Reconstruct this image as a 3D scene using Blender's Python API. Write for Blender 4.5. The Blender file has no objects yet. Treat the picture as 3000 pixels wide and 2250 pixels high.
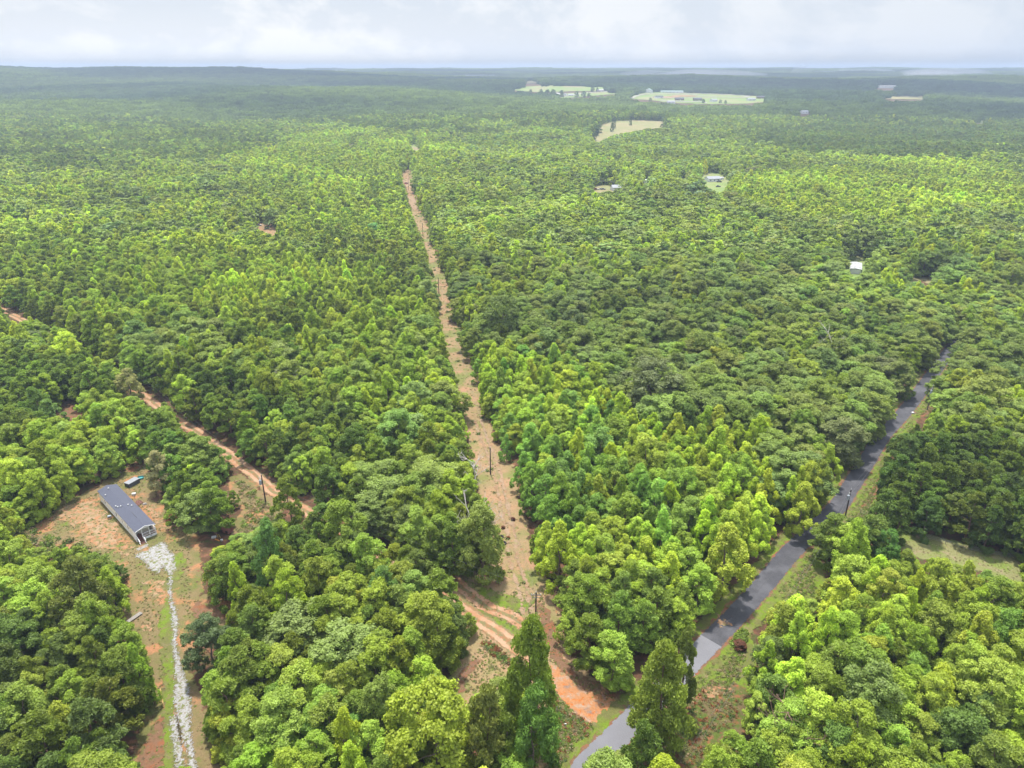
import bpy, math, random
import numpy as np
from mathutils import Vector, Matrix

sc = bpy.context.scene
COL = sc.collection
rng = np.random.default_rng(7)
random.seed(7)

# ------------------------------------------------------------------ camera
F = 2090.0                       # focal length in pixels of the 3000 px frame
TH = math.atan(925.0 / F)        # downward pitch
H = 100.0
CT, ST = math.cos(TH), math.sin(TH)
cam = bpy.data.objects.new("camera", bpy.data.cameras.new("camera"))
COL.objects.link(cam)
cam.location = (0, 0, H)
cam.rotation_euler = (math.pi / 2 - TH, 0, 0)
cam.data.sensor_width = 36
cam.data.lens = F / 3000 * 36
cam.data.clip_start = 0.5
cam.data.clip_end = 60000
sc.camera = cam

# ------------------------------------------------------------------ light
SUN_EL, SUN_AZ = math.radians(72), math.radians(-14)     # azimuth clockwise from +Y (ahead)
sun = bpy.data.objects.new("sun", bpy.data.lights.new("sun", 'SUN'))
COL.objects.link(sun)
sun.data.energy = 3.9
sun.data.angle = math.radians(4.0)
sun.data.color = (1.0, 0.95, 0.86)
sd = Vector((math.sin(SUN_AZ) * math.cos(SUN_EL), math.cos(SUN_AZ) * math.cos(SUN_EL), math.sin(SUN_EL)))
sun.rotation_euler = sd.to_track_quat('Z', 'Y').to_euler()
sun.location = (0, 0, 300)

w = bpy.data.worlds.new("World")
sc.world = w
w.use_nodes = True
nt = w.node_tree
nt.nodes.clear()
N = nt.nodes.new
L = nt.links.new
wo = N('ShaderNodeOutputWorld')
sky = N('ShaderNodeTexSky'); sky.sky_type = 'NISHITA'; sky.sun_disc = False
sky.sun_elevation = SUN_EL; sky.sun_rotation = SUN_AZ
sky.air_density = 1.2; sky.dust_density = 2.0
bgs = N('ShaderNodeBackground'); bgs.inputs['Strength'].default_value = 0.07
L(sky.outputs[0], bgs.inputs['Color'])
tc = N('ShaderNodeTexCoord')
mp = N('ShaderNodeMapping'); mp.inputs['Scale'].default_value = (5.0, 5.0, 8.0); mp.inputs['Location'].default_value = (1.3, 0.4, 0.2)
L(tc.outputs['Generated'], mp.inputs['Vector'])
n1 = N('ShaderNodeTexNoise'); n1.inputs['Scale'].default_value = 1.15; n1.inputs['Detail'].default_value = 10; n1.inputs['Roughness'].default_value = 0.60; n1.inputs['Distortion'].default_value = 0.25
L(mp.outputs[0], n1.inputs['Vector'])
r1 = N('ShaderNodeMapRange'); r1.inputs['From Min'].default_value = 0.45; r1.inputs['From Max'].default_value = 0.56
L(n1.outputs['Fac'], r1.inputs['Value'])
sep = N('ShaderNodeSeparateXYZ'); L(tc.outputs['Generated'], sep.inputs[0])
# more low white cloud toward the west (negative x) and near the horizon
rx = N('ShaderNodeMapRange'); rx.inputs['From Min'].default_value = 0.45; rx.inputs['From Max'].default_value = -0.35
rx.inputs['To Min'].default_value = 0.0; rx.inputs['To Max'].default_value = 1.0
L(sep.outputs['X'], rx.inputs['Value'])
rz = N('ShaderNodeMapRange'); rz.inputs['From Min'].default_value = 0.085; rz.inputs['From Max'].default_value = 0.0
L(sep.outputs['Z'], rz.inputs['Value'])
m1 = N('ShaderNodeMath'); m1.operation = 'MULTIPLY'; L(rx.outputs[0], m1.inputs[0]); L(rz.outputs[0], m1.inputs[1])
m2 = N('ShaderNodeMath'); m2.operation = 'MULTIPLY_ADD'; m2.inputs[1].default_value = 0.75
L(m1.outputs[0], m2.inputs[0])
mA = N('ShaderNodeMath'); mA.operation = 'MULTIPLY'; L(r1.outputs[0], mA.inputs[0])
rx2 = N('ShaderNodeMapRange'); rx2.inputs['From Min'].default_value = 0.5; rx2.inputs['From Max'].default_value = -0.1
rx2.inputs['To Min'].default_value = 0.30; rx2.inputs['To Max'].default_value = 0.75
L(sep.outputs['X'], rx2.inputs['Value']); L(rx2.outputs[0], mA.inputs[1])
L(mA.outputs[0], m2.inputs[2])
m2.use_clamp = True
cm = N('ShaderNodeMixRGB'); cm.inputs['Color1'].default_value = (0.58, 0.63, 0.71, 1); cm.inputs['Color2'].default_value = (0.85, 0.85, 0.855, 1)
L(m2.outputs[0], cm.inputs['Fac'])
bgc = N('ShaderNodeBackground'); bgc.inputs['Strength'].default_value = 0.62
L(cm.outputs[0], bgc.inputs['Color'])
# an overcast sky is brighter overhead than at the horizon
ov = N('ShaderNodeMapRange'); ov.inputs['From Min'].default_value = 0.08; ov.inputs['From Max'].default_value = 0.9
ov.inputs['To Min'].default_value = 0.62; ov.inputs['To Max'].default_value = 1.75
L(sep.outputs['Z'], ov.inputs['Value']); L(ov.outputs[0], bgc.inputs['Strength'])
mx = N('ShaderNodeMixShader'); mx.inputs['Fac'].default_value = 0.88
L(bgs.outputs[0], mx.inputs[1]); L(bgc.outputs[0], mx.inputs[2]); L(mx.outputs[0], wo.inputs['Surface'])

sc.view_settings.view_transform = 'Standard'
sc.view_settings.look = 'None'
sc.view_settings.exposure = 1.02
sc.view_settings.gamma = 1.0
sc.render.engine = 'CYCLES'
cy = sc.cycles
cy.max_bounces = 5; cy.diffuse_bounces = 3; cy.glossy_bounces = 2; cy.transmission_bounces = 3
cy.transparent_max_bounces = 8; cy.volume_bounces = 0
cy.use_denoising = True
cy.caustics_reflective = False; cy.caustics_refractive = False

# ------------------------------------------------------------------ terrain
# rows: forward distance; columns: x/y slope (azimuth); values: ground height
TD = np.array([0, 700, 950, 1300, 1650, 2000, 2400, 2900, 3400, 4200, 5200, 7000, 12000, 30000.])
TA = np.array([-1.0, -0.72, -0.36, 0.0, 0.3, 0.72, 1.0])
TZ = np.array([
    [0, 0, 0, 0, 0, 0, 0],
    [0, 0, 0, 0, 0, 0, 0],
    [4, 4, 2, 0, 0, 0, 0],
    [16, 14, 8, 6, 6, 4, 4],
    [32, 30, 26, 18, 16, 14, 12],
    [24, 26, 38, 28, 34, 20, 18],
    [34, 32, 40, 48, 50, 36, 32],
    [76, 72, 58, 60, 58, 52, 50],
    [104, 99, 86, 40, 42, 50, 52],
    [92, 88, 84, 46, 44, 46, 48],
    [60, 60, 56, 62, 60, 60, 60],
    [76, 76, 76, 86, 87, 86, 84],
    [60, 60, 60, 60, 60, 60, 60],
    [40, 40, 40, 40, 40, 40, 40]], float)


def sstep(a, b, x):
    t = np.clip((x - a) / (b - a), 0, 1)
    return t * t * (3 - 2 * t)


def zf(x, y):
    x = np.asarray(x, float); y = np.asarray(y, float)
    yy = np.maximum(y, 1.0)
    a = np.clip(x / np.maximum(yy, 50), -0.999, 0.999)
    d = np.clip(yy, 0, 29999)
    i = np.clip(np.searchsorted(TD, d, side='right') - 1, 0, len(TD) - 2)
    j = np.clip(np.searchsorted(TA, a, side='right') - 1, 0, len(TA) - 2)
    u = (d - TD[i]) / (TD[i + 1] - TD[i]); u = u * u * (3 - 2 * u)
    v = (a - TA[j]) / (TA[j + 1] - TA[j]); v = v * v * (3 - 2 * v)
    z = (TZ[i, j] * (1 - u) + TZ[i + 1, j] * u) * (1 - v) + (TZ[i, j + 1] * (1 - u) + TZ[i + 1, j + 1] * u) * v
    k = sstep(700, 1500, y)
    z = z + k * (8.0 * np.sin(x / 210 + 1.3 + 0.8 * np.sin(y / 400)) * np.sin(y / 170 + 0.5 * np.sin(x / 300))
                 + 2.0 * np.sin(x / 83 + y / 120) + 3.5 * np.sin(y / 260 + x / 900 + 1))
    return z


def ray(px, py):
    a = (px - 1500) / F; v = (1125 - py) / F
    return a, CT + v * ST, -ST + v * CT


def G(px, py, z=None):
    """point of the ground seen at a place of the photograph"""
    a, dy, dz = ray(px, py)
    t0 = 40.0
    if z is None:
        tf = -H / dz if dz < -1e-6 else 1e9
        if tf * dy < 690:
            return Vector((a * tf, dy * tf, 0.0))
        t = 600.0
        while t < 20000:
            if H + dz * t <= float(zf(a * t, dy * t)):
                lo, hi = t - 12, t
                for _ in range(12):
                    m = (lo + hi) / 2
                    if H + dz * m <= float(zf(a * m, dy * m)): hi = m
                    else: lo = m
                return Vector((a * hi, dy * hi, float(zf(a * hi, dy * hi))))
            t += 12
        return Vector((a * t, dy * t, 0))
    t = (z - H) / dz
    return Vector((a * t, dy * t, z))


def P(x, y, z):
    """pixel of a world point"""
    zz = z - H
    d = y * CT - zz * ST
    u = y * ST + zz * CT
    d = np.where(d < 1, 1, d)
    return 1500 + F * x / d, 1125 - F * u / d


# ------------------------------------------------------------------ helpers
def tag(o, label=None, cat=None, group=None, kind=None):
    if label: o['label'] = label
    if cat: o['category'] = cat
    if group: o['group'] = group
    if kind: o['kind'] = kind
    return o


def np_mesh(name, verts, quads=None, tris=None, mats=(), fmat=None, smooth=False):
    me = bpy.data.meshes.new(name)
    verts = np.asarray(verts, np.float32)
    me.vertices.add(len(verts)); me.vertices.foreach_set('co', verts.ravel())
    nq = 0 if quads is None else len(quads); ntr = 0 if tris is None else len(tris)
    loops = []
    if nq: loops.append(np.asarray(quads, np.int32).ravel())
    if ntr: loops.append(np.asarray(tris, np.int32).ravel())
    loops = np.concatenate(loops) if loops else np.zeros(0, np.int32)
    me.loops.add(len(loops)); me.loops.foreach_set('vertex_index', loops)
    me.polygons.add(nq + ntr)
    st = np.concatenate([np.arange(nq) * 4, nq * 4 + np.arange(ntr) * 3]).astype(np.int32)
    me.polygons.foreach_set('loop_start', st)
    for m in mats: me.materials.append(m)
    if fmat is not None: me.polygons.foreach_set('material_index', np.asarray(fmat, np.int32))
    if smooth: me.polygons.foreach_set('use_smooth', np.ones(nq + ntr, bool))
    me.update(calc_edges=True)
    return me


def link(name, me, parent=None, loc=None, rotz=None):
    o = bpy.data.objects.new(name, me)
    COL.objects.link(o)
    if parent is not None: o.parent = parent
    if loc is not None: o.location = loc
    if rotz is not None: o.rotation_euler = (0, 0, rotz)
    return o


def empty(name, loc, rz=0):
    return link(name, None, None, loc, rz)


class MB:
    """collects simple solids into one mesh"""
    def __init__(s): s.v = []; s.f = []
    def add(s, vs, fs):
        n = len(s.v); s.v += [tuple(v) for v in vs]; s.f += [[n + i for i in f] for f in fs]; return s
    def box(s, c, d, rz=0, rx=0, ry=0, taper=1.0):
        R = Matrix.Rotation(rz, 3, 'Z') @ Matrix.Rotation(ry, 3, 'Y') @ Matrix.Rotation(rx, 3, 'X')
        vs = []
        for z in (-.5, .5):
            k = taper if z > 0 else 1
            for x, y in ((-.5, -.5), (.5, -.5), (.5, .5), (-.5, .5)):
                vs.append(Vector(c) + R @ Vector((x * d[0] * k, y * d[1] * k, z * d[2])))
        return s.add(vs, [[3, 2, 1, 0], [4, 5, 6, 7], [0, 1, 5, 4], [1, 2, 6, 5], [2, 3, 7, 6], [3, 0, 4, 7]])
    def tube(s, a, b, r0, r1=None, n=8):
        a = Vector(a); b = Vector(b); r1 = r0 if r1 is None else r1
        q = (b - a).to_track_quat('Z', 'Y')
        vs = []
        for p, r in ((a, r0), (b, r1)):
            for i in range(n):
                t = 2 * math.pi * i / n
                vs.append(p + q @ Vector((r * math.cos(t), r * math.sin(t), 0)))
        fs = [[i, (i + 1) % n, n + (i + 1) % n, n + i] for i in range(n)] + [list(range(n))[::-1], list(range(n, 2 * n))]
        return s.add(vs, fs)
    def prism(s, pts, axis_vec):
        """pts: planar polygon, extruded by a vector"""
        n = len(pts); a = [Vector(p) for p in pts]; b = [p + Vector(axis_vec) for p in a]
        return s.add(a + b, [list(range(n))[::-1], list(range(n, 2 * n))] + [[i, (i + 1) % n, n + (i + 1) % n, n + i] for i in range(n)])
    def torus(s, c, R, r, rx=0, ry=0, n=20, m=10):
        Rm = Matrix.Rotation(ry, 3, 'Y') @ Matrix.Rotation(rx, 3, 'X'); vs = []
        for i in range(n):
            t = 2 * math.pi * i / n
            for j in range(m):
                p = 2 * math.pi * j / m
                vs.append(Vector(c) + Rm @ Vector(((R + r * math.cos(p)) * math.cos(t), (R + r * math.cos(p)) * math.sin(t), r * 1.3 * math.sin(p))))
        return s.add(vs, [[i * m + j, ((i + 1) % n) * m + j, ((i + 1) % n) * m + (j + 1) % m, i * m + (j + 1) % m] for i in range(n) for j in range(m)])
    def build(s, name, mat, parent=None, loc=None, rotz=None, bevel=0):
        me = bpy.data.meshes.new(name); me.from_pydata([tuple(v) for v in s.v], [], s.f); me.materials.append(mat); me.update()
        o = link(name, me, parent, loc, rotz)
        if bevel:
            b = o.modifiers.new('bevel', 'BEVEL'); b.width = bevel; b.segments = 2
        return o


# ------------------------------------------------------------------ materials
def mat_new(name):
    m = bpy.data.materials.new(name); m.use_nodes = True
    m.node_tree.nodes.clear()
    return m, m.node_tree.nodes.new, m.node_tree.links.new


def simple(name, col, rough=0.7, var=0.15, scale=3.0, metal=0.0, bump=0.0, dirt=None):
    m, N, L = mat_new(name)
    o = N('ShaderNodeOutputMaterial'); b = N('ShaderNodeBsdfPrincipled')
    b.inputs['Roughness'].default_value = rough; b.inputs['Metallic'].default_value = metal
    t = N('ShaderNodeTexCoord'); n = N('ShaderNodeTexNoise'); n.inputs['Scale'].default_value = scale; n.inputs['Detail'].default_value = 6
    L(t.outputs['Object'], n.inputs['Vector'])
    mr = N('ShaderNodeMapRange'); mr.inputs['From Min'].default_value = .3; mr.inputs['From Max'].default_value = .7
    L(n.outputs['Fac'], mr.inputs['Value'])
    mx = N('ShaderNodeMixRGB')
    c2 = dirt or tuple(c * (1 - var) for c in col)
    mx.inputs['Color1'].default_value = (*c2, 1); mx.inputs['Color2'].default_value = (*[min(1, c * (1 + var * .5)) for c in col], 1)
    L(mr.outputs[0], mx.inputs['Fac']); L(mx.outputs[0], b.inputs['Base Color'])
    if bump:
        bp = N('ShaderNodeBump'); bp.inputs['Strength'].default_value = bump; bp.inputs['Distance'].default_value = .05
        L(n.outputs['Fac'], bp.inputs['Height']); L(bp.outputs[0], b.inputs['Normal'])
    L(b.outputs[0], o.inputs[0])
    return m


def foliage(name):
    m, N, L = mat_new(name)
    o = N('ShaderNodeOutputMaterial')
    at = N('ShaderNodeAttribute'); at.attribute_type = 'INSTANCER'; at.attribute_name = 'tint'
    t = N('ShaderNodeTexCoord'); n = N('ShaderNodeTexNoise'); n.inputs['Scale'].default_value = 0.9; n.inputs['Detail'].default_value = 3
    L(t.outputs['Object'], n.inputs['Vector'])
    mr = N('ShaderNodeMapRange'); mr.inputs['From Min'].default_value = .3; mr.inputs['From Max'].default_value = .7
    mr.inputs['To Min'].default_value = .72; mr.inputs['To Max'].default_value = 1.3
    L(n.outputs['Fac'], mr.inputs['Value'])
    vm = N('ShaderNodeVectorMath'); vm.operation = 'SCALE'; L(at.outputs['Vector'], vm.inputs[0]); L(mr.outputs[0], vm.inputs['Scale'])
    d = N('ShaderNodeBsdfDiffuse'); L(vm.outputs[0], d.inputs['Color'])
    tr = N('ShaderNodeBsdfTranslucent')
    hs = N('ShaderNodeMixRGB'); hs.blend_type = 'MULTIPLY'; hs.inputs['Fac'].default_value = 1; hs.inputs['Color2'].default_value = (1.25, 1.25, .6, 1)
    L(vm.outputs[0], hs.inputs['Color1']); L(hs.outputs[0], tr.inputs['Color'])
    mx = N('ShaderNodeMixShader'); mx.inputs['Fac'].default_value = .38
    L(d.outputs[0], mx.inputs[1]); L(tr.outputs[0], mx.inputs[2])
    g = N('ShaderNodeBsdfGlossy'); g.inputs['Roughness'].default_value = .5; g.inputs['Color'].default_value = (1, 1, 1, 1)
    mg = N('ShaderNodeMixShader'); mg.inputs['Fac'].default_value = .012
    L(mx.outputs[0], mg.inputs[1]); L(g.outputs[0], mg.inputs[2]); L(mg.outputs[0], o.inputs[0])
    return m


M_leaf = foliage('foliage')
M_bark = simple('bark', (.16, .12, .09), .9, .4, 4)
M_pbark = simple('pine_bark', (.17, .10, .07), .9, .4, 5)
M_dead = simple('dead_wood', (.42, .38, .34), .9, .3, 3)


def noise_node(N, L, vec, scale, detail=5, rough=.55):
    n = N('ShaderNodeTexNoise'); n.inputs['Scale'].default_value = scale; n.inputs['Detail'].default_value = detail; n.inputs['Roughness'].default_value = rough
    L(vec, n.inputs['Vector']); return n.outputs['Fac']


def ramp(N, L, fac, stops):
    r = N('ShaderNodeValToRGB'); e = r.color_ramp.elements
    e[0].position = stops[0][0]; e[0].color = (*stops[0][1], 1)
    e[1].position = stops[-1][0]; e[1].color = (*stops[-1][1], 1)
    for p, c in stops[1:-1]:
        k = e.new(p); k.color = (*c, 1)
    L(fac, r.inputs['Fac']); return r.outputs['Color']


def maprange(N, L, v, a, b, c=0.0, d=1.0):
    r = N('ShaderNodeMapRange'); r.inputs['From Min'].default_value = a; r.inputs['From Max'].default_value = b
    r.inputs['To Min'].default_value = c; r.inputs['To Max'].default_value = d
    L(v, r.inputs['Value']); return r.outputs[0]


def mixc(N, L, f, a, b, mode='MIX'):
    m = N('ShaderNodeMixRGB'); m.blend_type = mode
    for s, v in (('Fac', f), ('Color1', a), ('Color2', b)):
        if isinstance(v, (int, float)): m.inputs[s].default_value = v
        elif isinstance(v, tuple): m.inputs[s].default_value = (*v, 1)
        else: L(v, m.inputs[s])
    return m.outputs[0]


CLAY = (.52, .22, .10); CLAYP = (.60, .36, .22); CLAYD = (.30, .11, .06); STRAW = (.36, .27, .14); GRASS = (.15, .20, .035); GRASSB = (.22, .32, .03); LITTER = (.16, .085, .05)


def cover(name, layers, edge_amp=1.2, edge_scale=.5, rough=.95, extra=None, bump=.3):
    """ground cover: layers = [(colour, noise scale, low, high)], first is the base; ragged real edge from the 'sd' attribute"""
    m, N, L = mat_new(name)
    o = N('ShaderNodeOutputMaterial'); t = N('ShaderNodeTexCoord'); vec = t.outputs['Object']
    fine = noise_node(N, L, vec, 3.0, 4, .7)
    layers = [(tuple(k * .46 for k in l[0]), *l[1:]) for l in layers]
    c = mixc(N, L, maprange(N, L, fine, .3, .7), tuple(k * .78 for k in layers[0][0]), tuple(min(1, k * 1.15) for k in layers[0][0]))
    for i, (col, s, lo, hi) in enumerate(layers[1:]):
        mp = N('ShaderNodeMapping'); mp.inputs['Location'].default_value = (17.3 * (i + 1), 5.1 * i, 0); L(vec, mp.inputs['Vector'])
        f = noise_node(N, L, mp.outputs[0], s, 6, .62)
        f = maprange(N, L, f, lo, hi)
        cc = mixc(N, L, maprange(N, L, fine, .3, .7), tuple(k * .8 for k in col), tuple(min(1, k * 1.15) for k in col))
        c = mixc(N, L, f, c, cc)
    if extra: c = extra(N, L, vec, c)
    b = N('ShaderNodeBsdfPrincipled'); b.inputs['Roughness'].default_value = rough; b.inputs['Specular IOR Level'].default_value = .15
    L(c, b.inputs['Base Color'])
    bp = N('ShaderNodeBump'); bp.inputs['Strength'].default_value = bump; bp.inputs['Distance'].default_value = .15
    L(fine, bp.inputs['Height']); L(bp.outputs[0], b.inputs['Normal'])
    if edge_amp:
        at = N('ShaderNodeAttribute'); at.attribute_name = 'sd'
        e = noise_node(N, L, vec, edge_scale, 6, .65)
        e = maprange(N, L, e, .3, .7, -edge_amp, edge_amp)
        ad = N('ShaderNodeMath'); ad.operation = 'ADD'; L(at.outputs['Fac'], ad.inputs[0]); L(e, ad.inputs[1])
        gt = N('ShaderNodeMath'); gt.operation = 'GREATER_THAN'; gt.inputs[1].default_value = 0; L(ad.outputs[0], gt.inputs[0])
        tp = N('ShaderNodeBsdfTransparent'); ms = N('ShaderNodeMixShader')
        L(gt.outputs[0], ms.inputs['Fac']); L(tp.outputs[0], ms.inputs[1]); L(b.outputs[0], ms.inputs[2]); L(ms.outputs[0], o.inputs[0])
    else:
        L(b.outputs[0], o.inputs[0])
    return m


M_ground = cover('forest_soil', [(LITTER, 0, 0, 0), ((.34, .16, .09), .25, .5, .65), ((.12, .13, .04), .6, .5, .6)], 0)
M_strip = cover('strip_soil', [((.48, .33, .18), 0, 0, 0), ((.42, .32, .16), .35, .42, .6), ((.58, .34, .20), .14, .50, .64), ((.50, .22, .11), .8, .62, .68), ((.28, .30, .09), .07, .50, .60), ((.20, .25, .05), .6, .58, .66)], 1.6, .35)
M_yard = cover('yard_soil', [((.33, .24, .12), 0, 0, 0), ((.22, .22, .07), .12, .42, .6), ((.55, .27, .13), .16, .52, .60), ((.19, .26, .04), .35, .58, .68)], 1.8, .3)
M_clayp = cover('clay_patch_soil', [((.56, .28, .14), 0, 0, 0), ((.52, .36, .22), .5, .42, .58), ((.3, .26, .11), .9, .48, .60), ((.62, .25, .1), .35, .6, .68)], 2.4, .45)
M_orange = cover('orange_clay', [((.62, .29, .13), 0, 0, 0), ((.55, .38, .27), .5, .5, .62), ((.66, .20, .04), .9, .56, .64), ((.32, .25, .22), .35, .58, .68)], 1.0, .6)
M_grass = cover('green_grass', [((.22, .22, .07), 0, 0, 0), (GRASSB, .3, .42, .58), ((.28, .24, .11), .5, .55, .66)], .8, .6)
M_lawn = cover('dry_lawn', [((.34, .33, .14), 0, 0, 0), ((.26, .34, .07), .2, .45, .6), ((.42, .34, .2), .5, .56, .66)], .8, .6)
M_weedy = cover('weedy_soil', [((.22, .17, .08), 0, 0, 0), ((.14, .19, .035), .5, .45, .55), ((.42, .16, .08), .4, .55, .66), ((.3, .16, .07), 1.2, .55, .64)], 1.0, .5)
M_hay = cover('hay_field', [((.42, .38, .18), 0, 0, 0), ((.34, .36, .14), .02, .45, .6), ((.48, .40, .22), .04, .5, .65)], 8, .03)
M_pasture = cover('pasture', [((.30, .42, .12), 0, 0, 0), ((.40, .42, .18), .015, .45, .6), ((.46, .36, .22), .012, .58, .66)], 6, .03)
M_leaflit = cover('leaf_litter', [((.30, .17, .10), 0, 0, 0), ((.38, .15, .07), .4, .5, .62), ((.2, .18, .06), .5, .55, .65)], 1.0, .5)
M_gravel = cover('white_gravel', [((.50, .495, .50), 0, 0, 0), ((.56, .555, .56), 2.5, .45, .6), ((.36, .31, .22), 2.4, .50, .62), ((.24, .26, .09), 1.2, .52, .60)], .75, 3.2, bump=.03)
M_farlane = cover('far_lane', [((.62, .58, .52), 0, 0, 0), ((.5, .5, .5), .1, .5, .6)], 0)


def across(name, fn, edge_amp, edge_scale=.7):
    m = cover(name, [((.4, .3, .2), 0, 0, 0)], edge_amp, edge_scale, extra=fn)
    return m


def dirt_fn(N, L, vec, c):
    at = N('ShaderNodeAttribute'); at.attribute_name = 'off'
    wv = maprange(N, L, noise_node(N, L, vec, .12, 3), .3, .7, -.5, .5)
    ad = N('ShaderNodeMath'); ad.operation = 'ADD'; L(at.outputs['Fac'], ad.inputs[0]); L(wv, ad.inputs[1])
    ab = N('ShaderNodeMath'); ab.operation = 'ABSOLUTE'; L(ad.outputs[0], ab.inputs[0])
    sub = N('ShaderNodeMath'); sub.operation = 'SUBTRACT'; sub.inputs[1].default_value = .95; L(ab.outputs[0], sub.inputs[0])
    ab2 = N('ShaderNodeMath'); ab2.operation = 'ABSOLUTE'; L(sub.outputs[0], ab2.inputs[0])
    n = maprange(N, L, noise_node(N, L, vec, 1.5, 5, .7), .3, .7, -.25, .25)
    a2 = N('ShaderNodeMath'); a2.operation = 'ADD'; L(ab2.outputs[0], a2.inputs[0]); L(n, a2.inputs[1])
    rut = maprange(N, L, a2.outputs[0], .62, .38)
    base = mixc(N, L, maprange(N, L, noise_node(N, L, vec, .8, 6, .65), .45, .6), (.13, .12, .055), (.21, .10, .05))
    rc = mixc(N, L, maprange(N, L, noise_node(N, L, vec, .3, 5), .4, .6), (.27, .14, .075), (.31, .20, .13))
    return mixc(N, L, rut, base, rc)


def asphalt_fn(N, L, vec, c):
    at = N('ShaderNodeAttribute'); at.attribute_name = 'off'
    c = mixc(N, L, maprange(N, L, noise_node(N, L, vec, 4.0, 6, .75), .3, .7), (.040, .040, .046), (.066, .066, .075))
    # worn paler lane centres and repaired patches
    c = mixc(N, L, maprange(N, L, noise_node(N, L, vec, .22, 4), .45, .62), c, (.078, .078, .088))
    # dark centre joint
    n = maprange(N, L, noise_node(N, L, vec, .6, 4), .3, .7, -.12, .12)
    ad = N('ShaderNodeMath'); ad.operation = 'ADD'; L(at.outputs['Fac'], ad.inputs[0]); L(n, ad.inputs[1])
    ab = N('ShaderNodeMath'); ab.operation = 'ABSOLUTE'; L(ad.outputs[0], ab.inputs[0])
    c = mixc(N, L, maprange(N, L, ab.outputs[0], .10, .04, 0, .8), c, (.06, .06, .065))
    # reddish clay washed on the edges
    n2 = maprange(N, L, noise_node(N, L, vec, .9, 5, .7), .3, .7, -.5, .5)
    a3 = N('ShaderNodeMath'); a3.operation = 'ADD'; L(ab.outputs[0], a3.inputs[0]); L(n2, a3.inputs[1])
    return mixc(N, L, maprange(N, L, a3.outputs[0], 2.2, 2.8, 0, .8), c, (.16, .095, .075))


def cracks_none(*a): return a[-1]


M_dirt = across('dirt_track', dirt_fn, .5)
M_asph = across('asphalt', asphalt_fn, .25, 1.2)


# ------------------------------------------------------------------ ground sheet
def make_ground():
    ys = np.concatenate([np.linspace(-400, 700, 45), 700 * (20000 / 700) ** np.linspace(0, 1, 180)[1:]])
    us = np.linspace(-1, 1, 161)
    Y, U = np.meshgrid(ys, us, indexing='ij')
    X = U * (700 + 1.25 * np.maximum(Y, 0))
    Z = zf(X, Y)
    v = np.stack([X, Y, Z], -1).reshape(-1, 3)
    n, m = len(ys), len(us)
    i, j = np.meshgrid(np.arange(n - 1), np.arange(m - 1), indexing='ij')
    a = (i * m + j).ravel()
    q = np.stack([a, a + 1, a + m + 1, a + m], -1)
    o = link('ground', np_mesh('ground', v, q, mats=[M_ground], smooth=True))
    tag(o, kind='structure')


make_ground()


# ------------------------------------------------------------------ ground sheets from outlines
def seg_dist(pts, poly):
    """signed distance (inside positive) of pts (n,2) to polygon"""
    d = np.full(len(pts), 1e9); inside = np.zeros(len(pts), bool)
    n = len(poly)
    for k in range(n):
        a = poly[k]; b = poly[(k + 1) % n]
        ab = b - a; ap = pts - a
        t = np.clip((ap @ ab) / max(ab @ ab, 1e-9), 0, 1)
        d = np.minimum(d, np.hypot(*(ap - t[:, None] * ab).T))
        c = ((a[1] > pts[:, 1]) != (b[1] > pts[:, 1]))
        with np.errstate(divide='ignore', invalid='ignore'):
            xi = (b[0] - a[0]) * (pts[:, 1] - a[1]) / (b[1] - a[1] + 1e-12) + a[0]
        inside ^= c & (pts[:, 0] < xi)
    return np.where(inside, d, -d)


_zn = [0]


def sheet(name, pxpoly, mat, zoff, step=1.0, grow=0.0, pad=2.0):
    _zn[0] += 1; zoff += _zn[0] * .0013
    poly = np.array([G(*p)[:2] for p in pxpoly])
    lo = poly.min(0) - pad; hi = poly.max(0) + pad
    xs = np.arange(lo[0], hi[0] + step, step); ys = np.arange(lo[1], hi[1] + step, step)
    X, Y = np.meshgrid(xs, ys, indexing='ij')
    pts = np.stack([X.ravel(), Y.ravel()], -1)
    sdv = seg_dist(pts, poly) + grow
    m = len(ys)
    i, j = np.meshgrid(np.arange(len(xs) - 1), np.arange(m - 1), indexing='ij')
    a = (i * m + j).ravel()
    q = np.stack([a, a + m, a + m + 1, a + 1], -1)
    keep = sdv[q].max(1) > -pad
    q = q[keep]
    used, inv = np.unique(q, return_inverse=True)
    q = inv.reshape(q.shape)
    z = zf(pts[used, 0], pts[used, 1]) + zoff
    me = np_mesh(name, np.column_stack([pts[used], z]), q, mats=[mat], smooth=True)
    at = me.attributes.new('sd', 'FLOAT', 'POINT'); at.data.foreach_set('value', sdv[used].astype(np.float32))
    o = link(name, me); tag(o, kind='structure')
    return o


def smooth_line(pts, step=2.0):
    pts = [Vector((p[0], p[1], 0)) for p in pts]
    out = []
    for k in range(len(pts) - 1):
        p0 = pts[max(k - 1, 0)]; p1 = pts[k]; p2 = pts[k + 1]; p3 = pts[min(k + 2, len(pts) - 1)]
        n = max(2, int((p2 - p1).length / step))
        for i in range(n):
            t = i / n
            out.append(.5 * ((2 * p1) + (p2 - p0) * t + (2 * p0 - 5 * p1 + 4 * p2 - p3) * t * t + (3 * p1 - p0 - 3 * p2 + p3) * t ** 3))
    out.append(pts[-1])
    return np.array([[p.x, p.y] for p in out])


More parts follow.
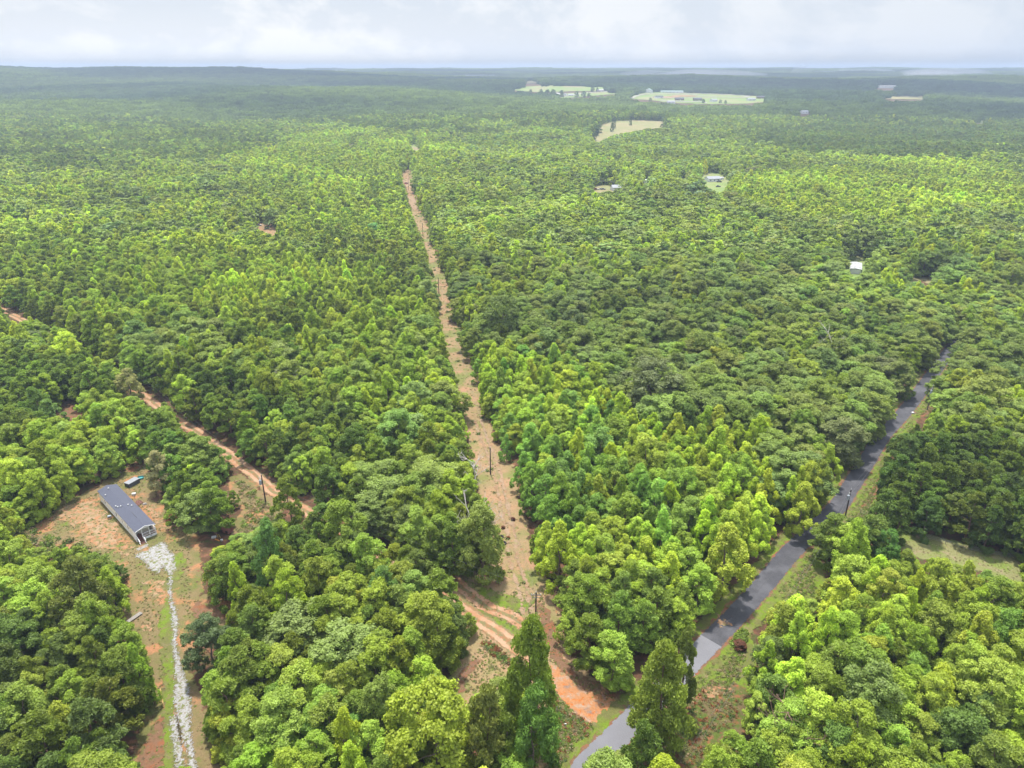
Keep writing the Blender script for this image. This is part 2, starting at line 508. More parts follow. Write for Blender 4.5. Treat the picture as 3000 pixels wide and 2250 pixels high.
def ribbon(name, line, width, mat, zoff, shift=0.0, pad=.6, wfun=None):
    """line: world polyline; shift to the right of travel"""
    _zn[0] += 1; zoff += _zn[0] * .0013
    d = np.gradient(line, axis=0); d /= np.linalg.norm(d, axis=1)[:, None] + 1e-9
    nr = np.column_stack([d[:, 1], -d[:, 0]])
    k = 9
    offs = np.linspace(-1, 1, k)
    vs = []; sdv = []; off = []
    for i in range(len(line)):
        wdt = width if wfun is None else wfun(i / (len(line) - 1))
        for o_ in offs:
            w_ = o_ * (wdt / 2 + pad)
            p = line[i] + nr[i] * (w_ + shift)
            vs.append((p[0], p[1], float(zf(p[0], p[1])) + zoff)); sdv.append(wdt / 2 - abs(w_)); off.append(w_)
    q = [(i * k + j, i * k + j + 1, (i + 1) * k + j + 1, (i + 1) * k + j) for i in range(len(line) - 1) for j in range(k - 1)]
    me = np_mesh(name, vs, q, mats=[mat], smooth=True)
    for nm, arr in (('sd', sdv), ('off', off)):
        at = me.attributes.new(nm, 'FLOAT', 'POINT'); at.data.foreach_set('value', np.array(arr, np.float32))
    o = link(name, me); tag(o, kind='structure')
    return o


# outlines of the places where bare ground shows (photograph pixels)
STRIP = [(1181, 497), (1181, 535), (1188, 550), (1197, 575), (1203, 600), (1209, 615), (1213, 640), (1228, 660), (1237, 690), (1250, 730), (1257, 760), (1264, 809), (1271, 845), (1290, 885), (1292, 930), (1303, 975), (1312, 1020), (1319, 1060), (1342, 1100), (1357, 1145), (1357, 1190), (1371, 1235), (1380, 1280), (1398, 1325), (1400, 1370), (1407, 1410), (1425, 1455), (1457, 1500), (1463, 1545), (1461, 1590), (1459, 1635), (1457, 1680), (1452, 1731),
         (1610, 1760), (1592, 1720), (1565, 1680), (1549, 1635), (1538, 1590), (1527, 1545), (1511, 1500), (1497, 1410), (1488, 1370), (1457, 1325), (1434, 1280), (1420, 1235), (1402, 1190), (1393, 1145), (1380, 1100), (1375, 1060), (1357, 1020), (1348, 975), (1322, 930), (1319, 885), (1312, 845), (1294, 809), (1275, 760), (1266, 730), (1258, 690), (1252, 660), (1243, 640), (1226, 615), (1222, 600), (1214, 575), (1208, 550), (1207, 535), (1207, 510), (1203, 497)]
JUNC = [(1335, 1667), (1452, 1731), (1600, 1740), (1597, 1789), (1631, 1862), (1651, 1930), (1678, 1979), (1741, 2006), (1836, 2011), (1840, 2075), (1760, 2135), (1680, 2180), (1640, 2250), (1615, 2250), (1615, 2120), (1600, 2050), (1560, 1990), (1493, 1957), (1452, 2006), (1384, 2038), (1344, 2029), (1325, 2002), (1370, 1950), (1407, 1889), (1402, 1816), (1375, 1771), (1337, 1717)]
YARD = [(175, 1478), (240, 1458), (292, 1440), (345, 1400), (365, 1370), (400, 1345), (420, 1365), (420, 1400), (425, 1470), (470, 1505), (520, 1540), (555, 1570), (562, 1610), (560, 1700), (562, 1760), (600, 1762), (662, 1790), (650, 1815), (560, 1815), (545, 1870), (530, 1930), (525, 1960), (555, 2020), (585, 2100), (615, 2180), (640, 2250), (400, 2250), (440, 2150), (445, 2100), (462, 2060), (465, 1960), (450, 1900), (420, 1845), (372, 1812), (408, 1760), (402, 1700), (340, 1640), (270, 1600), (190, 1600), (90, 1600), (100, 1540), (160, 1500)]
SCRUB = [(0, 1500), (90, 1475), (175, 1478), (160, 1500), (100, 1540), (110, 1600), (0, 1600)]
DIRTV = [(674, 1330), (720, 1352), (823, 1440), (826, 1452), (814, 1480), (809, 1496), (746, 1440), (683, 1385)]
DIRTV2 = [(529, 1232), (545, 1228), (628, 1296), (626, 1306), (600, 1290), (535, 1250)]
DIRTV3 = [(393, 1150), (415, 1140), (434, 1170), (430, 1182), (400, 1170)]
DIRTV4 = [(9, 918), (25, 914), (72, 942), (66, 950), (30, 940)]
BARE1 = [(154, 1200), (180, 1190), (230, 1208), (228, 1222), (160, 1218)]
BARE2 = [(350, 1345), (400, 1330), (410, 1350), (390, 1372), (360, 1368)]
DIRTG = [(690, 1400), (746, 1436), (800, 1490), (800, 1520), (760, 1560), (700, 1560), (725, 1500), (700, 1450)]
ROADA = [(1669, 2250), (1741, 2151), (1832, 2083), (1842, 2100), (1814, 2169), (1796, 2250)]
ROADB = [(2023, 1993), (2054, 1862), (2127, 1789), (2226, 1681), (2289, 1608), (2340, 1580), (2355, 1588), (2390, 1660), (2388, 1750), (2330, 1752), (2226, 1753), (2165, 1840), (2185, 1920), (2155, 2015), (2020, 2018)]
ROADC = [(2362, 1548), (2425, 1491), (2452, 1442), (2520, 1338), (2561, 1274), (2628, 1202), (2678, 1139), (2712, 1095), (2725, 1105), (2718, 1150), (2735, 1200), (2715, 1212), (2675, 1225), (2672, 1266), (2639, 1263), (2600, 1296), (2591, 1335), (2582, 1365), (2567, 1416), (2561, 1456), (2543, 1507), (2531, 1531), (2500, 1515), (2440, 1506), (2400, 1545), (2380, 1560)]
BROWN = [(2018, 2022), (2149, 2022), (2172, 2060), (2149, 2133), (2077, 2151), (2063, 2205), (2045, 2250), (1950, 2250), (1990, 2165), (2015, 2100)]
FIELD = [(2619, 1559), (2700, 1575), (2769, 1592), (2882, 1620), (3000, 1638), (3060, 1645), (3060, 1730), (3000, 1706), (2940, 1694), (2859, 1649), (2805, 1656), (2741, 1634), (2678, 1618), (2633, 1585)]
HOMEY = [(2490, 733), (2527, 741), (2530, 756), (2545, 775), (2538, 800), (2520, 815), (2501, 836), (2497, 800), (2482, 790), (2490, 760)]
CARY = [(2655, 800), (2700, 812), (2745, 812), (2738, 832), (2690, 820), (2665, 838), (2658, 822)]
CLAYM = [(748, 655), (780, 655), (809, 668), (795, 689), (785, 680), (750, 668)]
HOUSEY = [(2048, 517), (2075, 505), (2105, 508), (2142, 520), (2130, 540), (2115, 562), (2078, 568), (2068, 548), (2048, 535)]
HOUSEY2 = [(1733, 548), (1770, 542), (1812, 546), (1812, 562), (1735, 566)]
HOUSEY3 = [(1880, 525), (1905, 530), (1905, 545), (1882, 541)]
HOUSEY4 = [(1990, 520), (2012, 518), (2012, 545), (1985, 545)]
HAY = [(1762, 363), (1807, 354), (1870, 352), (1941, 355), (1945, 372), (1868, 381), (1827, 389), (1790, 397), (1755, 416), (1738, 410), (1742, 395), (1754, 379)]
PAST = [(1502, 263), (1542, 255), (1628, 251), (1766, 256), (1766, 266), (1664, 268), (1563, 269)]
PAST2 = [(1538, 239), (1552, 235), (1573, 237), (1575, 243), (1545, 244)]
PAST3 = [(1640, 276), (1700, 273), (1790, 270), (1800, 276), (1700, 283), (1650, 288)]
SUBD = [(1843, 288), (1880, 272), (1960, 268), (2010, 272), (2140, 276), (2238, 283), (2238, 298), (2173, 304), (2051, 304), (1970, 300), (1908, 293)]
FARF = [(2590, 284), (2650, 281), (2704, 283), (2704, 292), (2600, 291)]
FARG = [(2856, 357), (2880, 354), (2884, 362), (2860, 364)]
FARH = [(2640, 327), (2700, 327), (2700, 331), (2640, 331)]
SMALLG = [(1200, 422), (1222, 425), (1232, 440), (1218, 444), (1205, 432)]
SMALLH = [(1020, 424), (1046, 424), (1046, 430), (1022, 430)]
OPEN = [STRIP, JUNC, YARD, DIRTV, DIRTV2, DIRTV3, DIRTV4, BARE1, BARE2, DIRTG, ROADA, ROADB, ROADC, BROWN, FIELD, HOMEY, CARY, CLAYM, HOUSEY, HOUSEY2, HOUSEY3, HOUSEY4, HAY, PAST, PAST2, PAST3, SUBD, FARF, FARG, SMALLG, SMALLH,
        [(2575, 250), (2618, 250), (2618, 262), (2575, 262)], [(2346, 326), (2364, 326), (2364, 338), (2346, 338)],
        [(295, 1410), (480, 1410), (480, 1600), (380, 1600)], [(2480, 755), (2532, 755), (2532, 802), (2480, 802)],
        [(650, 1534), (690, 1534), (690, 1562), (654, 1566)], [(617, 1566), (660, 1566), (660, 1592), (617, 1590)],
        [(1800, 537), (1822, 537), (1822, 556), (1800, 556)], [(1882, 522), (1905, 522), (1905, 545), (1882, 545)]]
MASK = np.zeros((2250, 3000), bool)
for poly in OPEN:
    pa = np.array(poly, float)
    x0, y0 = np.floor(pa.min(0)).astype(int); x1, y1 = np.ceil(pa.max(0)).astype(int)
    x0, y0 = max(x0, 0), max(y0, 0); x1, y1 = min(x1, 2999), min(y1, 2249)
    xs, ys = np.meshgrid(np.arange(x0, x1 + 1), np.arange(y0, y1 + 1))
    pp = np.stack([xs.ravel(), ys.ravel()], -1).astype(float)
    ins = np.zeros(len(pp), bool)
    for k in range(len(pa)):
        a = pa[k]; b = pa[(k + 1) % len(pa)]
        c = ((a[1] > pp[:, 1]) != (b[1] > pp[:, 1]))
        xi = (b[0] - a[0]) * (pp[:, 1] - a[1]) / (b[1] - a[1] + 1e-12) + a[0]
        ins ^= c & (pp[:, 0] < xi)
    MASK[ys.ravel()[ins], xs.ravel()[ins]] = True

# roads
def W(*p): return [tuple(G(*q)[:2]) for q in p]
road_left = smooth_line(W((1560, 2480), (1669, 2250), (1762, 2151), (2054, 1862), (2127, 1789), (2226, 1681), (2289, 1608), (2353, 1548), (2425, 1480), (2452, 1442), (2520, 1338), (2561, 1274), (2628, 1202), (2678, 1139), (2705, 1103), (2745, 1050), (2790, 990)))
ROADW = 4.3
dr = np.gradient(road_left, axis=0); dr /= np.linalg.norm(dr, axis=1)[:, None]
road_mid = road_left + np.column_stack([dr[:, 1], -dr[:, 0]]) * ROADW / 2
dirt_mid = smooth_line(W((1800, 2135), (1700, 2060), (1600, 1965), (1500, 1885), (1420, 1828), (1300, 1748), (1150, 1650), (1000, 1560), (815, 1448), (740, 1388), (680, 1342), (600, 1283), (530, 1236), (415, 1158), (345, 1112), (200, 1020), (60, 935), (-120, 850)))
drive_mid = smooth_line(W((500, 1690), (498, 1730), (504, 1772), (513, 1810), (515, 1850), (511, 1885), (518, 1930), (525, 1980), (532, 2020), (536, 2065), (540, 2110), (548, 2160), (560, 2220), (585, 2330)))
branch_mid = smooth_line(W((1560, 1850), (1500, 1808), (1440, 1785), (1380, 1745), (1330, 1700), (1250, 1650), (1180, 1605)))


for nm, pl, mt, z, st, gr in (
        ('cleared_strip', STRIP, M_strip, .02, 1.2, 1.5), ('junction_verge', JUNC, M_strip, .024, 1.0, 2.0), ('yard', YARD, M_yard, .02, 1.0, 2.0),
        ('scrub_ground', SCRUB, M_yard, .016, 1.0, 2), ('track_verge', DIRTG, M_yard, .02, 1.0, 2.0), ('litter_clearing', BARE1, M_leaflit, .02, 1, 2), ('litter_clearing', BARE2, M_leaflit, .02, 1, 2),
        ('roadside_grass', ROADB, M_grass, .016, 1.0, 2.0), ('roadside_grass', ROADC, M_grass, .016, 1.0, 1.0), ('brown_clearing', BROWN, M_weedy, .02, 1, 2),
        ('grass_field', FIELD, M_lawn, .02, 1, 2), ('home_lawn', HOMEY, M_pasture, .05, 2, 3), ('home_lawn', CARY, M_hay, .05, 2, 3), ('red_clearing', CLAYM, M_clayp, .05, 2, 3),
        ('house_lawn', HOUSEY, M_pasture, .05, 3, 5), ('house_lawn', HOUSEY2, M_hay, .05, 3, 4), ('house_lawn', HOUSEY4, M_pasture, .05, 3, 4),
        ('hay_field', HAY, M_hay, .4, 8, 8), ('pasture', PAST, M_pasture, .6, 10, 8), ('pasture', PAST2, M_hay, .6, 10, 8), ('pasture', PAST3, M_pasture, .6, 10, 8), ('estate_lawn', SUBD, M_pasture, .5, 8, 8),
        ('far_field', FARF, M_hay, .6, 10, 8), ('far_field', FARG, M_pasture, .6, 8, 6), ('far_field', SMALLG, M_pasture, .6, 6, 4), ('far_field', SMALLH, M_hay, .6, 6, 4)):
    sheet(nm, pl, mt, z, st, gr)
# inner patches
for nm, pl, mt, z in (
        ('clay_or_shade_patch', [(175, 1490), (260, 1465), (310, 1500), (345, 1545), (330, 1580), (340, 1612), (275, 1598), (255, 1560), (230, 1540), (180, 1530)], M_clayp, .032),
        ('clay_or_shade_patch', [(440, 1480), (462, 1500), (500, 1535), (490, 1548), (455, 1530)], M_clayp, .032),
        ('clay_or_shade_patch', [(432, 1700), (455, 1700), (475, 1730), (478, 1748), (462, 1745)], M_clayp, .032),
        ('clay_or_shade_patch', [(356, 1605), (375, 1600), (380, 1625), (360, 1630)], M_clayp, .032),
        ('clay_or_shade_patch', [(428, 1834), (442, 1828), (440, 1838)], M_clayp, .032),
        ('clay_or_shade_patch', [(1470, 1790), (1515, 1800), (1535, 1822), (1550, 1850), (1530, 1850), (1500, 1826)], M_clayp, .032),
        ('clay_or_shade_patch', [(2035, 2024), (2075, 2015), (2140, 2024), (2140, 2030), (2080, 2024)], M_clayp, .032),
        ('clay_or_shade_patch', [(2560, 1460), (2510, 1500), (2490, 1500), (2520, 1445), (2560, 1390), (2580, 1370), (2575, 1410)], M_leaflit, .024),
        ('clay_or_shade_patch', [(2650, 1262), (2640, 1235), (2690, 1190), (2725, 1160), (2735, 1205), (2690, 1225)], M_leaflit, .024),
        ('clay_or_shade_patch', [(1345, 2030), (1330, 2000), (1380, 1950), (1400, 1940), (1360, 1990)], M_leaflit, .034),
        ('clay_or_shade_patch', [(1575, 1760), (1600, 1790), (1630, 1860), (1650, 1930), (1690, 1985), (1840, 2015), (1820, 2050), (1700, 2010), (1640, 1960), (1600, 1880)], M_leaflit, .034),  # wood-edge band: shade of the trees put into the colour as dark litter
        ('clay_or_shade_patch', [(575, 1770), (662, 1790), (650, 1815), (570, 1810)], M_leaflit, .034),
        ('clay_or_shade_patch', [(400, 2250), (445, 2150), (470, 2100), (485, 2160), (475, 2250)], M_leaflit, .034),
        ('weedy_bank', [(1605, 2000), (1640, 2020), (1700, 2080), (1745, 2140), (1690, 2185), (1640, 2250), (1600, 2250), (1600, 2100)], M_weedy, .036),
        ('weedy_bank', [(1412, 1880), (1440, 1890), (1490, 1930), (1495, 1950), (1440, 1915)], M_weedy, .036),
        ('grass_patch', [(1400, 1720), (1470, 1745), (1560, 1760), (1540, 1790), (1470, 1780), (1420, 1760)], M_grass, .030),
        ('grass_patch', [(1400, 1790), (1440, 1800), (1500, 1830), (1545, 1870), (1520, 1880), (1450, 1830)], M_grass, .030),
        ('grass_patch', [(480, 1640), (530, 1620), (540, 1660), (520, 1700), (495, 1690)], M_grass, .030),
        ('grass_patch', [(490, 1750), (505, 1850), (505, 2000), (510, 2250), (490, 2250), (485, 2000), (470, 1830)], M_grass, .030)):
    sheet(nm, pl, mt, z, .5, .3)
sheet('dirt_road', [(1590, 1950), (1620, 1955), (1700, 2030), (1780, 2050), (1832, 2065), (1832, 2083), (1780, 2118), (1742, 2140), (1690, 2090), (1640, 2030), (1592, 1985)], M_orange, .046, .5, .5)
ribbon('dirt_road', dirt_mid[8:], 3.6, M_dirt, .042)
ribbon('dirt_road', branch_mid, 3.0, M_dirt, .040)
strip_track = smooth_line(W((1545, 1800), (1530, 1720), (1505, 1640), (1497, 1560), (1480, 1500), (1465, 1420), (1445, 1350), (1420, 1290), (1400, 1230)))
M_rut = cover('pale_ruts', [((.52, .36, .24), 0, 0, 0), ((.46, .28, .16), .4, .45, .6), ((.4, .33, .17), .8, .52, .62)], .7, .5)
for sh_ in (-.9, .9): ribbon('wheel_rut', strip_track, .7, M_rut, .036, shift=sh_)
ribbon('road_shoulder', road_mid, ROADW + 5.0, M_grass, .045)
ribbon('road_shoulder', road_mid, ROADW + .7, M_leaflit, .055)
ribbon('road', road_mid, ROADW, M_asph, .075)
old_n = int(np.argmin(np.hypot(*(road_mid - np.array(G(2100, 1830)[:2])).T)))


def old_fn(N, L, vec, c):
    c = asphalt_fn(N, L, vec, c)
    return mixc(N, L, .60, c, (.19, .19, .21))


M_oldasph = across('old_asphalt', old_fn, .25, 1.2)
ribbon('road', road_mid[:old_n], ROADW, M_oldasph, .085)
M_pale = simple('pale_lane', (.62, .50, .38), .9, .3, .3)
ribbon('dirt_track', smooth_line(W((1190, 500), (1192, 530), (1200, 560), (1212, 600), (1222, 618)), 4), 5, M_clayp, .06, pad=2)
ribbon('dirt_track', smooth_line(W((1200, 575), (1213, 600), (1222, 614)), 4), 6, M_rut, .09, pad=0)
ribbon('dirt_track', smooth_line(W((1190, 527), (1195, 535), (1199, 548)), 4), 7, M_rut, .09, pad=0)
# gravel drive: patch by the steps, single lane, then two ruts
sheet('gravel_driveway', [(398, 1628), (434, 1614), (470, 1592), (484, 1592), (490, 1612), (506, 1630), (512, 1668), (500, 1684), (486, 1668), (478, 1650), (463, 1680), (440, 1665), (424, 1642)], M_gravel, .05, .4, .15)
ribbon('gravel_driveway', drive_mid, 1.4, M_gravel, .054, wfun=lambda t: .45 + 1.9 * math.exp(-((t - .64) / .13) ** 2) + .45 * math.exp(-((t - .25) / .06) ** 2) + .4 * t * t)
ribbon('gravel_driveway', drive_mid[int(len(drive_mid) * .70):], 1.2, M_gravel, .058, shift=1.6, wfun=lambda t: .9)
sand = [(2106, 1822), (2120, 1820), (2123, 1826), (2108, 1829)]
sheet('sand_patch', sand, M_clayp, .085, .3, .2)

# ------------------------------------------------------------------ tree shapes
def unit(v): return v / (np.linalg.norm(v, axis=-1, keepdims=True) + 1e-9)


def leaves(cent, nrm, size, rg, elong=1.6, spread=.8):
    """one rhombic leaf cluster face per centre"""
    n = len(cent)
    nn = unit(nrm + rg.normal(0, spread, (n, 3)))
    t = unit(np.cross(nn, rg.normal(0, 1, (n, 3)))); b = np.cross(nn, t)
    s = (size * rg.uniform(.7, 1.3, n))[:, None]
    a = cent - t * s * elong * .5; c = cent + t * s * elong * .5
    k = rg.uniform(-.15, .15, (n, 1)) * s
    p1 = cent + b * s * .5 + nn * k; p2 = cent - b * s * .5 - nn * k
    v = np.stack([a, p2, c, p1], 1).reshape(-1, 3)
    q = np.arange(n * 4).reshape(-1, 4)
    return v, q


def limb_mesh(segs, sides=6):
    V = []; Q = []
    for a, b, r0, r1 in segs:
        a = Vector(a); b = Vector(b); q = (b - a).to_track_quat('Z', 'Y'); n0 = len(V)
        for p, r in ((a, r0), (b, r1)):
            for i in range(sides):
                t = 2 * math.pi * i / sides
                V.append(tuple(p + q @ Vector((r * math.cos(t), r * math.sin(t), 0))))
        for i in range(sides):
            Q.append((n0 + i, n0 + (i + 1) % sides, n0 + sides + (i + 1) % sides, n0 + sides + i))
    return np.array(V), np.array(Q)


def trunk_segs(h, r, rg, limbs=8, lo=.3, hi=.9, reach=2.2, up=.6):
    segs = []; p = Vector((0, 0, -.3)); n = 6; pts = [p]
    for i in range(1, n + 1):
        p = Vector((rg.normal(0, .12) * i * .4, rg.normal(0, .12) * i * .4, h * i / n)); pts.append(p)
    for i in range(n): segs.append((pts[i], pts[i + 1], r * (1 - i / n) + .03, r * (1 - (i + 1) / n) + .025))
    for k in range(limbs):
        f = lo + (hi - lo) * k / max(limbs - 1, 1); i = min(int(f * n), n - 1); a = pts[i].lerp(pts[i + 1], f * n - i)
        an = k * 2.4 + rg.uniform(-.4, .4); ln = reach * (1.15 - f) * rg.uniform(.7, 1.2)
        m = a + Vector((math.cos(an) * ln * .55, math.sin(an) * ln * .55, ln * up * .35)); e = m + Vector((math.cos(an + .3) * ln * .5, math.sin(an + .3) * ln * .5, ln * up * .5))
        rr = r * .38 * (1 - f * .6); segs += [(a, m, rr, rr * .65), (m, e, rr * .65, .02)]
    return segs


HC, RC = 12.0, 3.0       # canonical height and crown radius


def env_r(kind, t):
    """crown radius fraction at height fraction t within the crown"""
    if 'pine' in kind: return np.clip(1 - t ** 1.7, .02, 1) ** .62 * np.minimum(.6 + t * 1.6, 1) * 1.08
    if kind == 'gum': return np.clip((1 - t ** 1.5) ** .8 * 1.05 * np.minimum(.62 + t * 2.2, 1), .03, 1)
    if kind == 'oak': return np.sqrt(np.clip(1 - ((t - .42) / .60) ** 2, .02, 1))
    return np.sqrt(np.clip(1 - ((t - .38) / .64) ** 2, .02, 1)) * (1 - .15 * t)


LOBES = {  # count, lobe radius, squash, how upright
    'pine': (28, .31, .75), 'gum': (19, .31, 1.35), 'oak': (22, .39, .95), 'leafy': (19, .40, 1.05), 'tallpine': (44, .30, .62)}


def crown(kind, seed, nclump, nleaf, lsize, base=.1):
    """boughs (lobes) on an uneven envelope, clumps on each bough, leaf faces on each clump"""
    rg = np.random.default_rng(seed)
    nl, lr, sq = LOBES[kind]
    g = (np.arange(nl) + .5) / nl
    t = np.clip(g + rg.normal(0, .05, nl), .02, .97)
    an = np.arange(nl) * 2.399 + rg.uniform(-.5, .5, nl)
    stretch = 1 + .22 * np.cos(an - rg.uniform(0, 6.28)) + .12 * np.cos(2 * an - rg.uniform(0, 6.28))
    er = env_r(kind, t)
    lrad = RC * lr * rg.uniform(.7, 1.3, nl) * (.65 + .35 * er)
    R_ = np.maximum(RC * er * stretch * rg.uniform(.82, 1.12, nl) - lrad * .55, 0)
    Lc = np.column_stack([R_ * np.cos(an), R_ * np.sin(an), HC * (base + (1 - base) * t) - lrad * .3])
    Lc[:, 2] += rg.normal(0, .25, nl)
    per = max(int(nclump / nl), 3)
    up = np.array([0, 0, .55])
    lo = unit(np.column_stack([np.cos(an) * (1.05 - t), np.sin(an) * (1.05 - t), .25 + t * .9]))
    d = unit(rg.normal(0, 1, (nl, per, 3)) + lo[:, None, :] * 1.0)
    C = Lc[:, None, :] + d * lrad[:, None, None] * np.array([1, 1, sq]) * rg.uniform(.55, 1.08, (nl, per, 1))
    out = unit(d * .8 + lo[:, None, :] * .5 + up * .4).reshape(-1, 3)
    C = C.reshape(-1, 3); C[:, 2] = np.maximum(C[:, 2], .3)
    n = len(C)
    crad = {'tallpine': .44, 'pine': .40, 'gum': .42, 'oak': .48, 'leafy': .46}[kind] * rg.uniform(.65, 1.3, n)
    if lsize > .4: crad = crad * 1.35
    d = unit(rg.normal(0, 1, (n, nleaf, 3)) + out[:, None, :] * .8)
    s3 = np.array([1, 1, .9]) if kind in ('oak', 'leafy') else (np.array([1, 1, .9]) if 'pine' in kind else np.array([.85, .85, 1.3]))
    pts = C[:, None, :] + d * crad[:, None, None] * s3 * rg.uniform(.5, 1.15, (n, nleaf, 1))
    nr = d * .7 + out[:, None, :] * .7
    if 'pine' in kind:      # needle sprays stand up and outward
        nr = np.cross(d, rg.normal(0, 1, d.shape)) * .8 + d * .3 + up * .3
    v, q = leaves(pts.reshape(-1, 3), nr.reshape(-1, 3), lsize, rg, elong=(2.6 if 'pine' in kind else 1.5), spread=.75)
    return v, q


KINDS = ['pine', 'gum', 'oak', 'leafy']
NEAR = {'pine': (440, 34, .165), 'gum': (380, 60, .155), 'oak': (440, 60, .16), 'leafy': (400, 60, .16)}
NV = 6
near_crown = {}; near_trunk = {}; protos = []


def proto_obj(name, parts):
    V = []; Q = []; FM = []; n = 0; ms = []
    for v, q, m in parts:
        V.append(v); Q.append(q + n); n += len(v); FM += [len(ms)] * len(q); ms.append(m)
    me = np_mesh(name, np.concatenate(V), np.concatenate(Q), mats=ms, fmat=FM)
    o = bpy.data.objects.new(name, me)
    protos.append(o)
    return len(protos) - 1


PI_near = {}; PI_mid = {}
for kd in KINDS:
    nc, nl, ls = NEAR[kd]
    for k in range(NV):
        rg = np.random.default_rng(100 + k)
        bs = {'pine': .08, 'gum': .06, 'oak': .10, 'leafy': .05}[kd] + .02 * k
        v, q = crown(kd, 10 * k + hash(kd) % 1 + len(kd), nc, nl, ls, bs)
        near_crown[kd, k] = np_mesh('crown', v, q, mats=[M_leaf])
        tv, tq = limb_mesh(trunk_segs(HC * .92, .2, rg, 9, .2, .9, 2.4))
        bm_ = M_pbark if kd == 'pine' else M_bark
        near_trunk[kd, k] = np_mesh('trunk', tv, tq, mats=[bm_], smooth=True)
        PI_near[kd, k] = proto_obj('near_' + kd, [(v, q, M_leaf), (tv, tq, bm_)])
    for k in range(5):
        v, q = crown(kd, 500 + 10 * k + len(kd), 90, 11, {'pine': .42, 'gum': .58, 'oak': .60, 'leafy': .58}[kd], .1)
        PI_mid[kd, k] = proto_obj('mid_' + kd, [(v, q, M_leaf)])
# tall open pine with bare lower trunk
for k in range(2):
    rg = np.random.default_rng(900 + k)
    v, q = crown('tallpine', 77 + k, 700, 36, .14, .12)
    near_crown['tallpine', k] = np_mesh('crown', v, q, mats=[M_leaf])
    tv, tq = limb_mesh(trunk_segs(HC * .95, .16, rg, 12, .35, .92, 2.4))
    near_trunk['tallpine', k] = np_mesh('trunk', tv, tq, mats=[M_pbark], smooth=True)
# far woodland patches: several small crowns each
PI_far = []
for k in range(4):
    rg = np.random.default_rng(40 + k); V = []; Q = []; n = 0
    for i in range(14):
        kd = KINDS[int(rg.integers(0, 4))]
        v, q = crown(kd, 1000 + k * 20 + i, 34, 3, 1.25, .25)
        s = rg.uniform(.8, 1.25)
        an = rg.uniform(0, 6.28); rr = 11 * math.sqrt((i + .5) / 14)
        v = v * np.array([s * 1.05, s * 1.05, rg.uniform(.75, 1.1)]) + np.array([rr * math.cos(i * 2.4 + k), rr * math.sin(i * 2.4 + k), 0])
        V.append(v); Q.append(q + n); n += len(v)
    PI_far.append(proto_obj('far_patch', [(np.concatenate(V), np.concatenate(Q), M_leaf)]))

TINT = {
    'pine': (.185, .250, .036), 'gum': (.355, .455, .038), 'oak': (.205, .275, .058), 'leafy': (.262, .350, .040), 'blue': (.200, .320, .046), 'dark': (.140, .205, .040), 'dpine': (.145, .215, .034)}

# zones of the photograph and what grows there: (x, y, rx, ry, {kind: weight}); first hit wins softly
ZONES = [
    (620, 1650, 150, 130, dict(leafy=6, gum=2, pine=2)),
    (330, 1150, 420, 110, dict(dpine=9, leafy=1)), (650, 1270, 380, 140, dict(dpine=9, leafy=1)), (900, 1420, 260, 120, dict(dpine=7, leafy=3)),
    (250, 1330, 330, 150, dict(leafy=7, gum=1, pine=2)), (330, 1180, 250, 90, dict(leafy=5, pine=4)),
    (180, 1900, 330, 380, dict(leafy=6, dark=3, gum=1, pine=2)), (260, 1780, 200, 130, dict(pine=8, leafy=2)),
    (900, 1750, 420, 250, dict(leafy=4, pine=4, dark=2, oak=1)), (900, 2100, 420, 250, dict(leafy=4, pine=3, gum=1, blue=2)),
    (1200, 1450, 260, 180, dict(pine=5, leafy=4, oak=2)),
    (1680, 1800, 150, 230, dict(pine=8, leafy=2)), (1900, 1900, 220, 250, dict(pine=8, leafy=2)),
    (1700, 1300, 330, 190, dict(blue=6, gum=3, leafy=2)), (1600, 1100, 200, 120, dict(blue=4, gum=5, leafy=2)), (1900, 1450, 300, 150, dict(blue=3, leafy=4, gum=3, pine=2)),
    (1900, 1620, 280, 160, dict(gum=5, leafy=4, pine=2)), (2150, 1500, 180, 220, dict(gum=9, leafy=1)), (2080, 1300, 260, 130, dict(gum=7, leafy=3)), (2330, 1350, 200, 170, dict(oak=4, leafy=4, gum=3)),
    (2750, 1430, 300, 190, dict(dpine=9, dark=2)), (2800, 1150, 220, 100, dict(leafy=3, gum=3, oak=3)),
    (2500, 1700, 300, 160, dict(gum=6, leafy=4)), (2850, 1850, 260, 200, dict(leafy=6, gum=3, blue=1)), (2500, 2080, 500, 260, dict(leafy=5, pine=4, dark=3, gum=1)),
    (2300, 1000, 800, 260, dict(oak=7, leafy=3, dark=1)), (2200, 750, 500, 180, dict(oak=5, leafy=4, dark=2, gum=1)), (2850, 800, 300, 200, dict(oak=5, leafy=4, gum=2)),
    (2600, 560, 500, 80, dict(gum=7, leafy=3)), (1900, 620, 350, 100, dict(oak=4, leafy=4, gum=1)),
    (900, 850, 300, 120, dict(gum=5, leafy=3, pine=3)), (500, 620, 500, 130, dict(gum=4, leafy=4, pine=2, oak=1)), (1000, 600, 250, 120, dict(gum=4, leafy=3, pine=3)),
    (200, 800, 400, 160, dict(pine=5, leafy=4, gum=1)), (300, 400, 500, 70, dict(pine=6, dark=3, leafy=2)), (1100, 450, 400, 60, dict(gum=5, leafy=4)), (1600, 470, 500, 60, dict(leafy=4, oak=3, gum=3)),
    (2700, 400, 500, 50, dict(dark=5, pine=4)), (1400, 330, 600, 40, dict(pine=5, dark=4, leafy=2)),  # darker kinds; the right-hand band also has cloud shade put into its tints
]
DEFAULT = dict(leafy=4, pine=3, gum=2, oak=2)


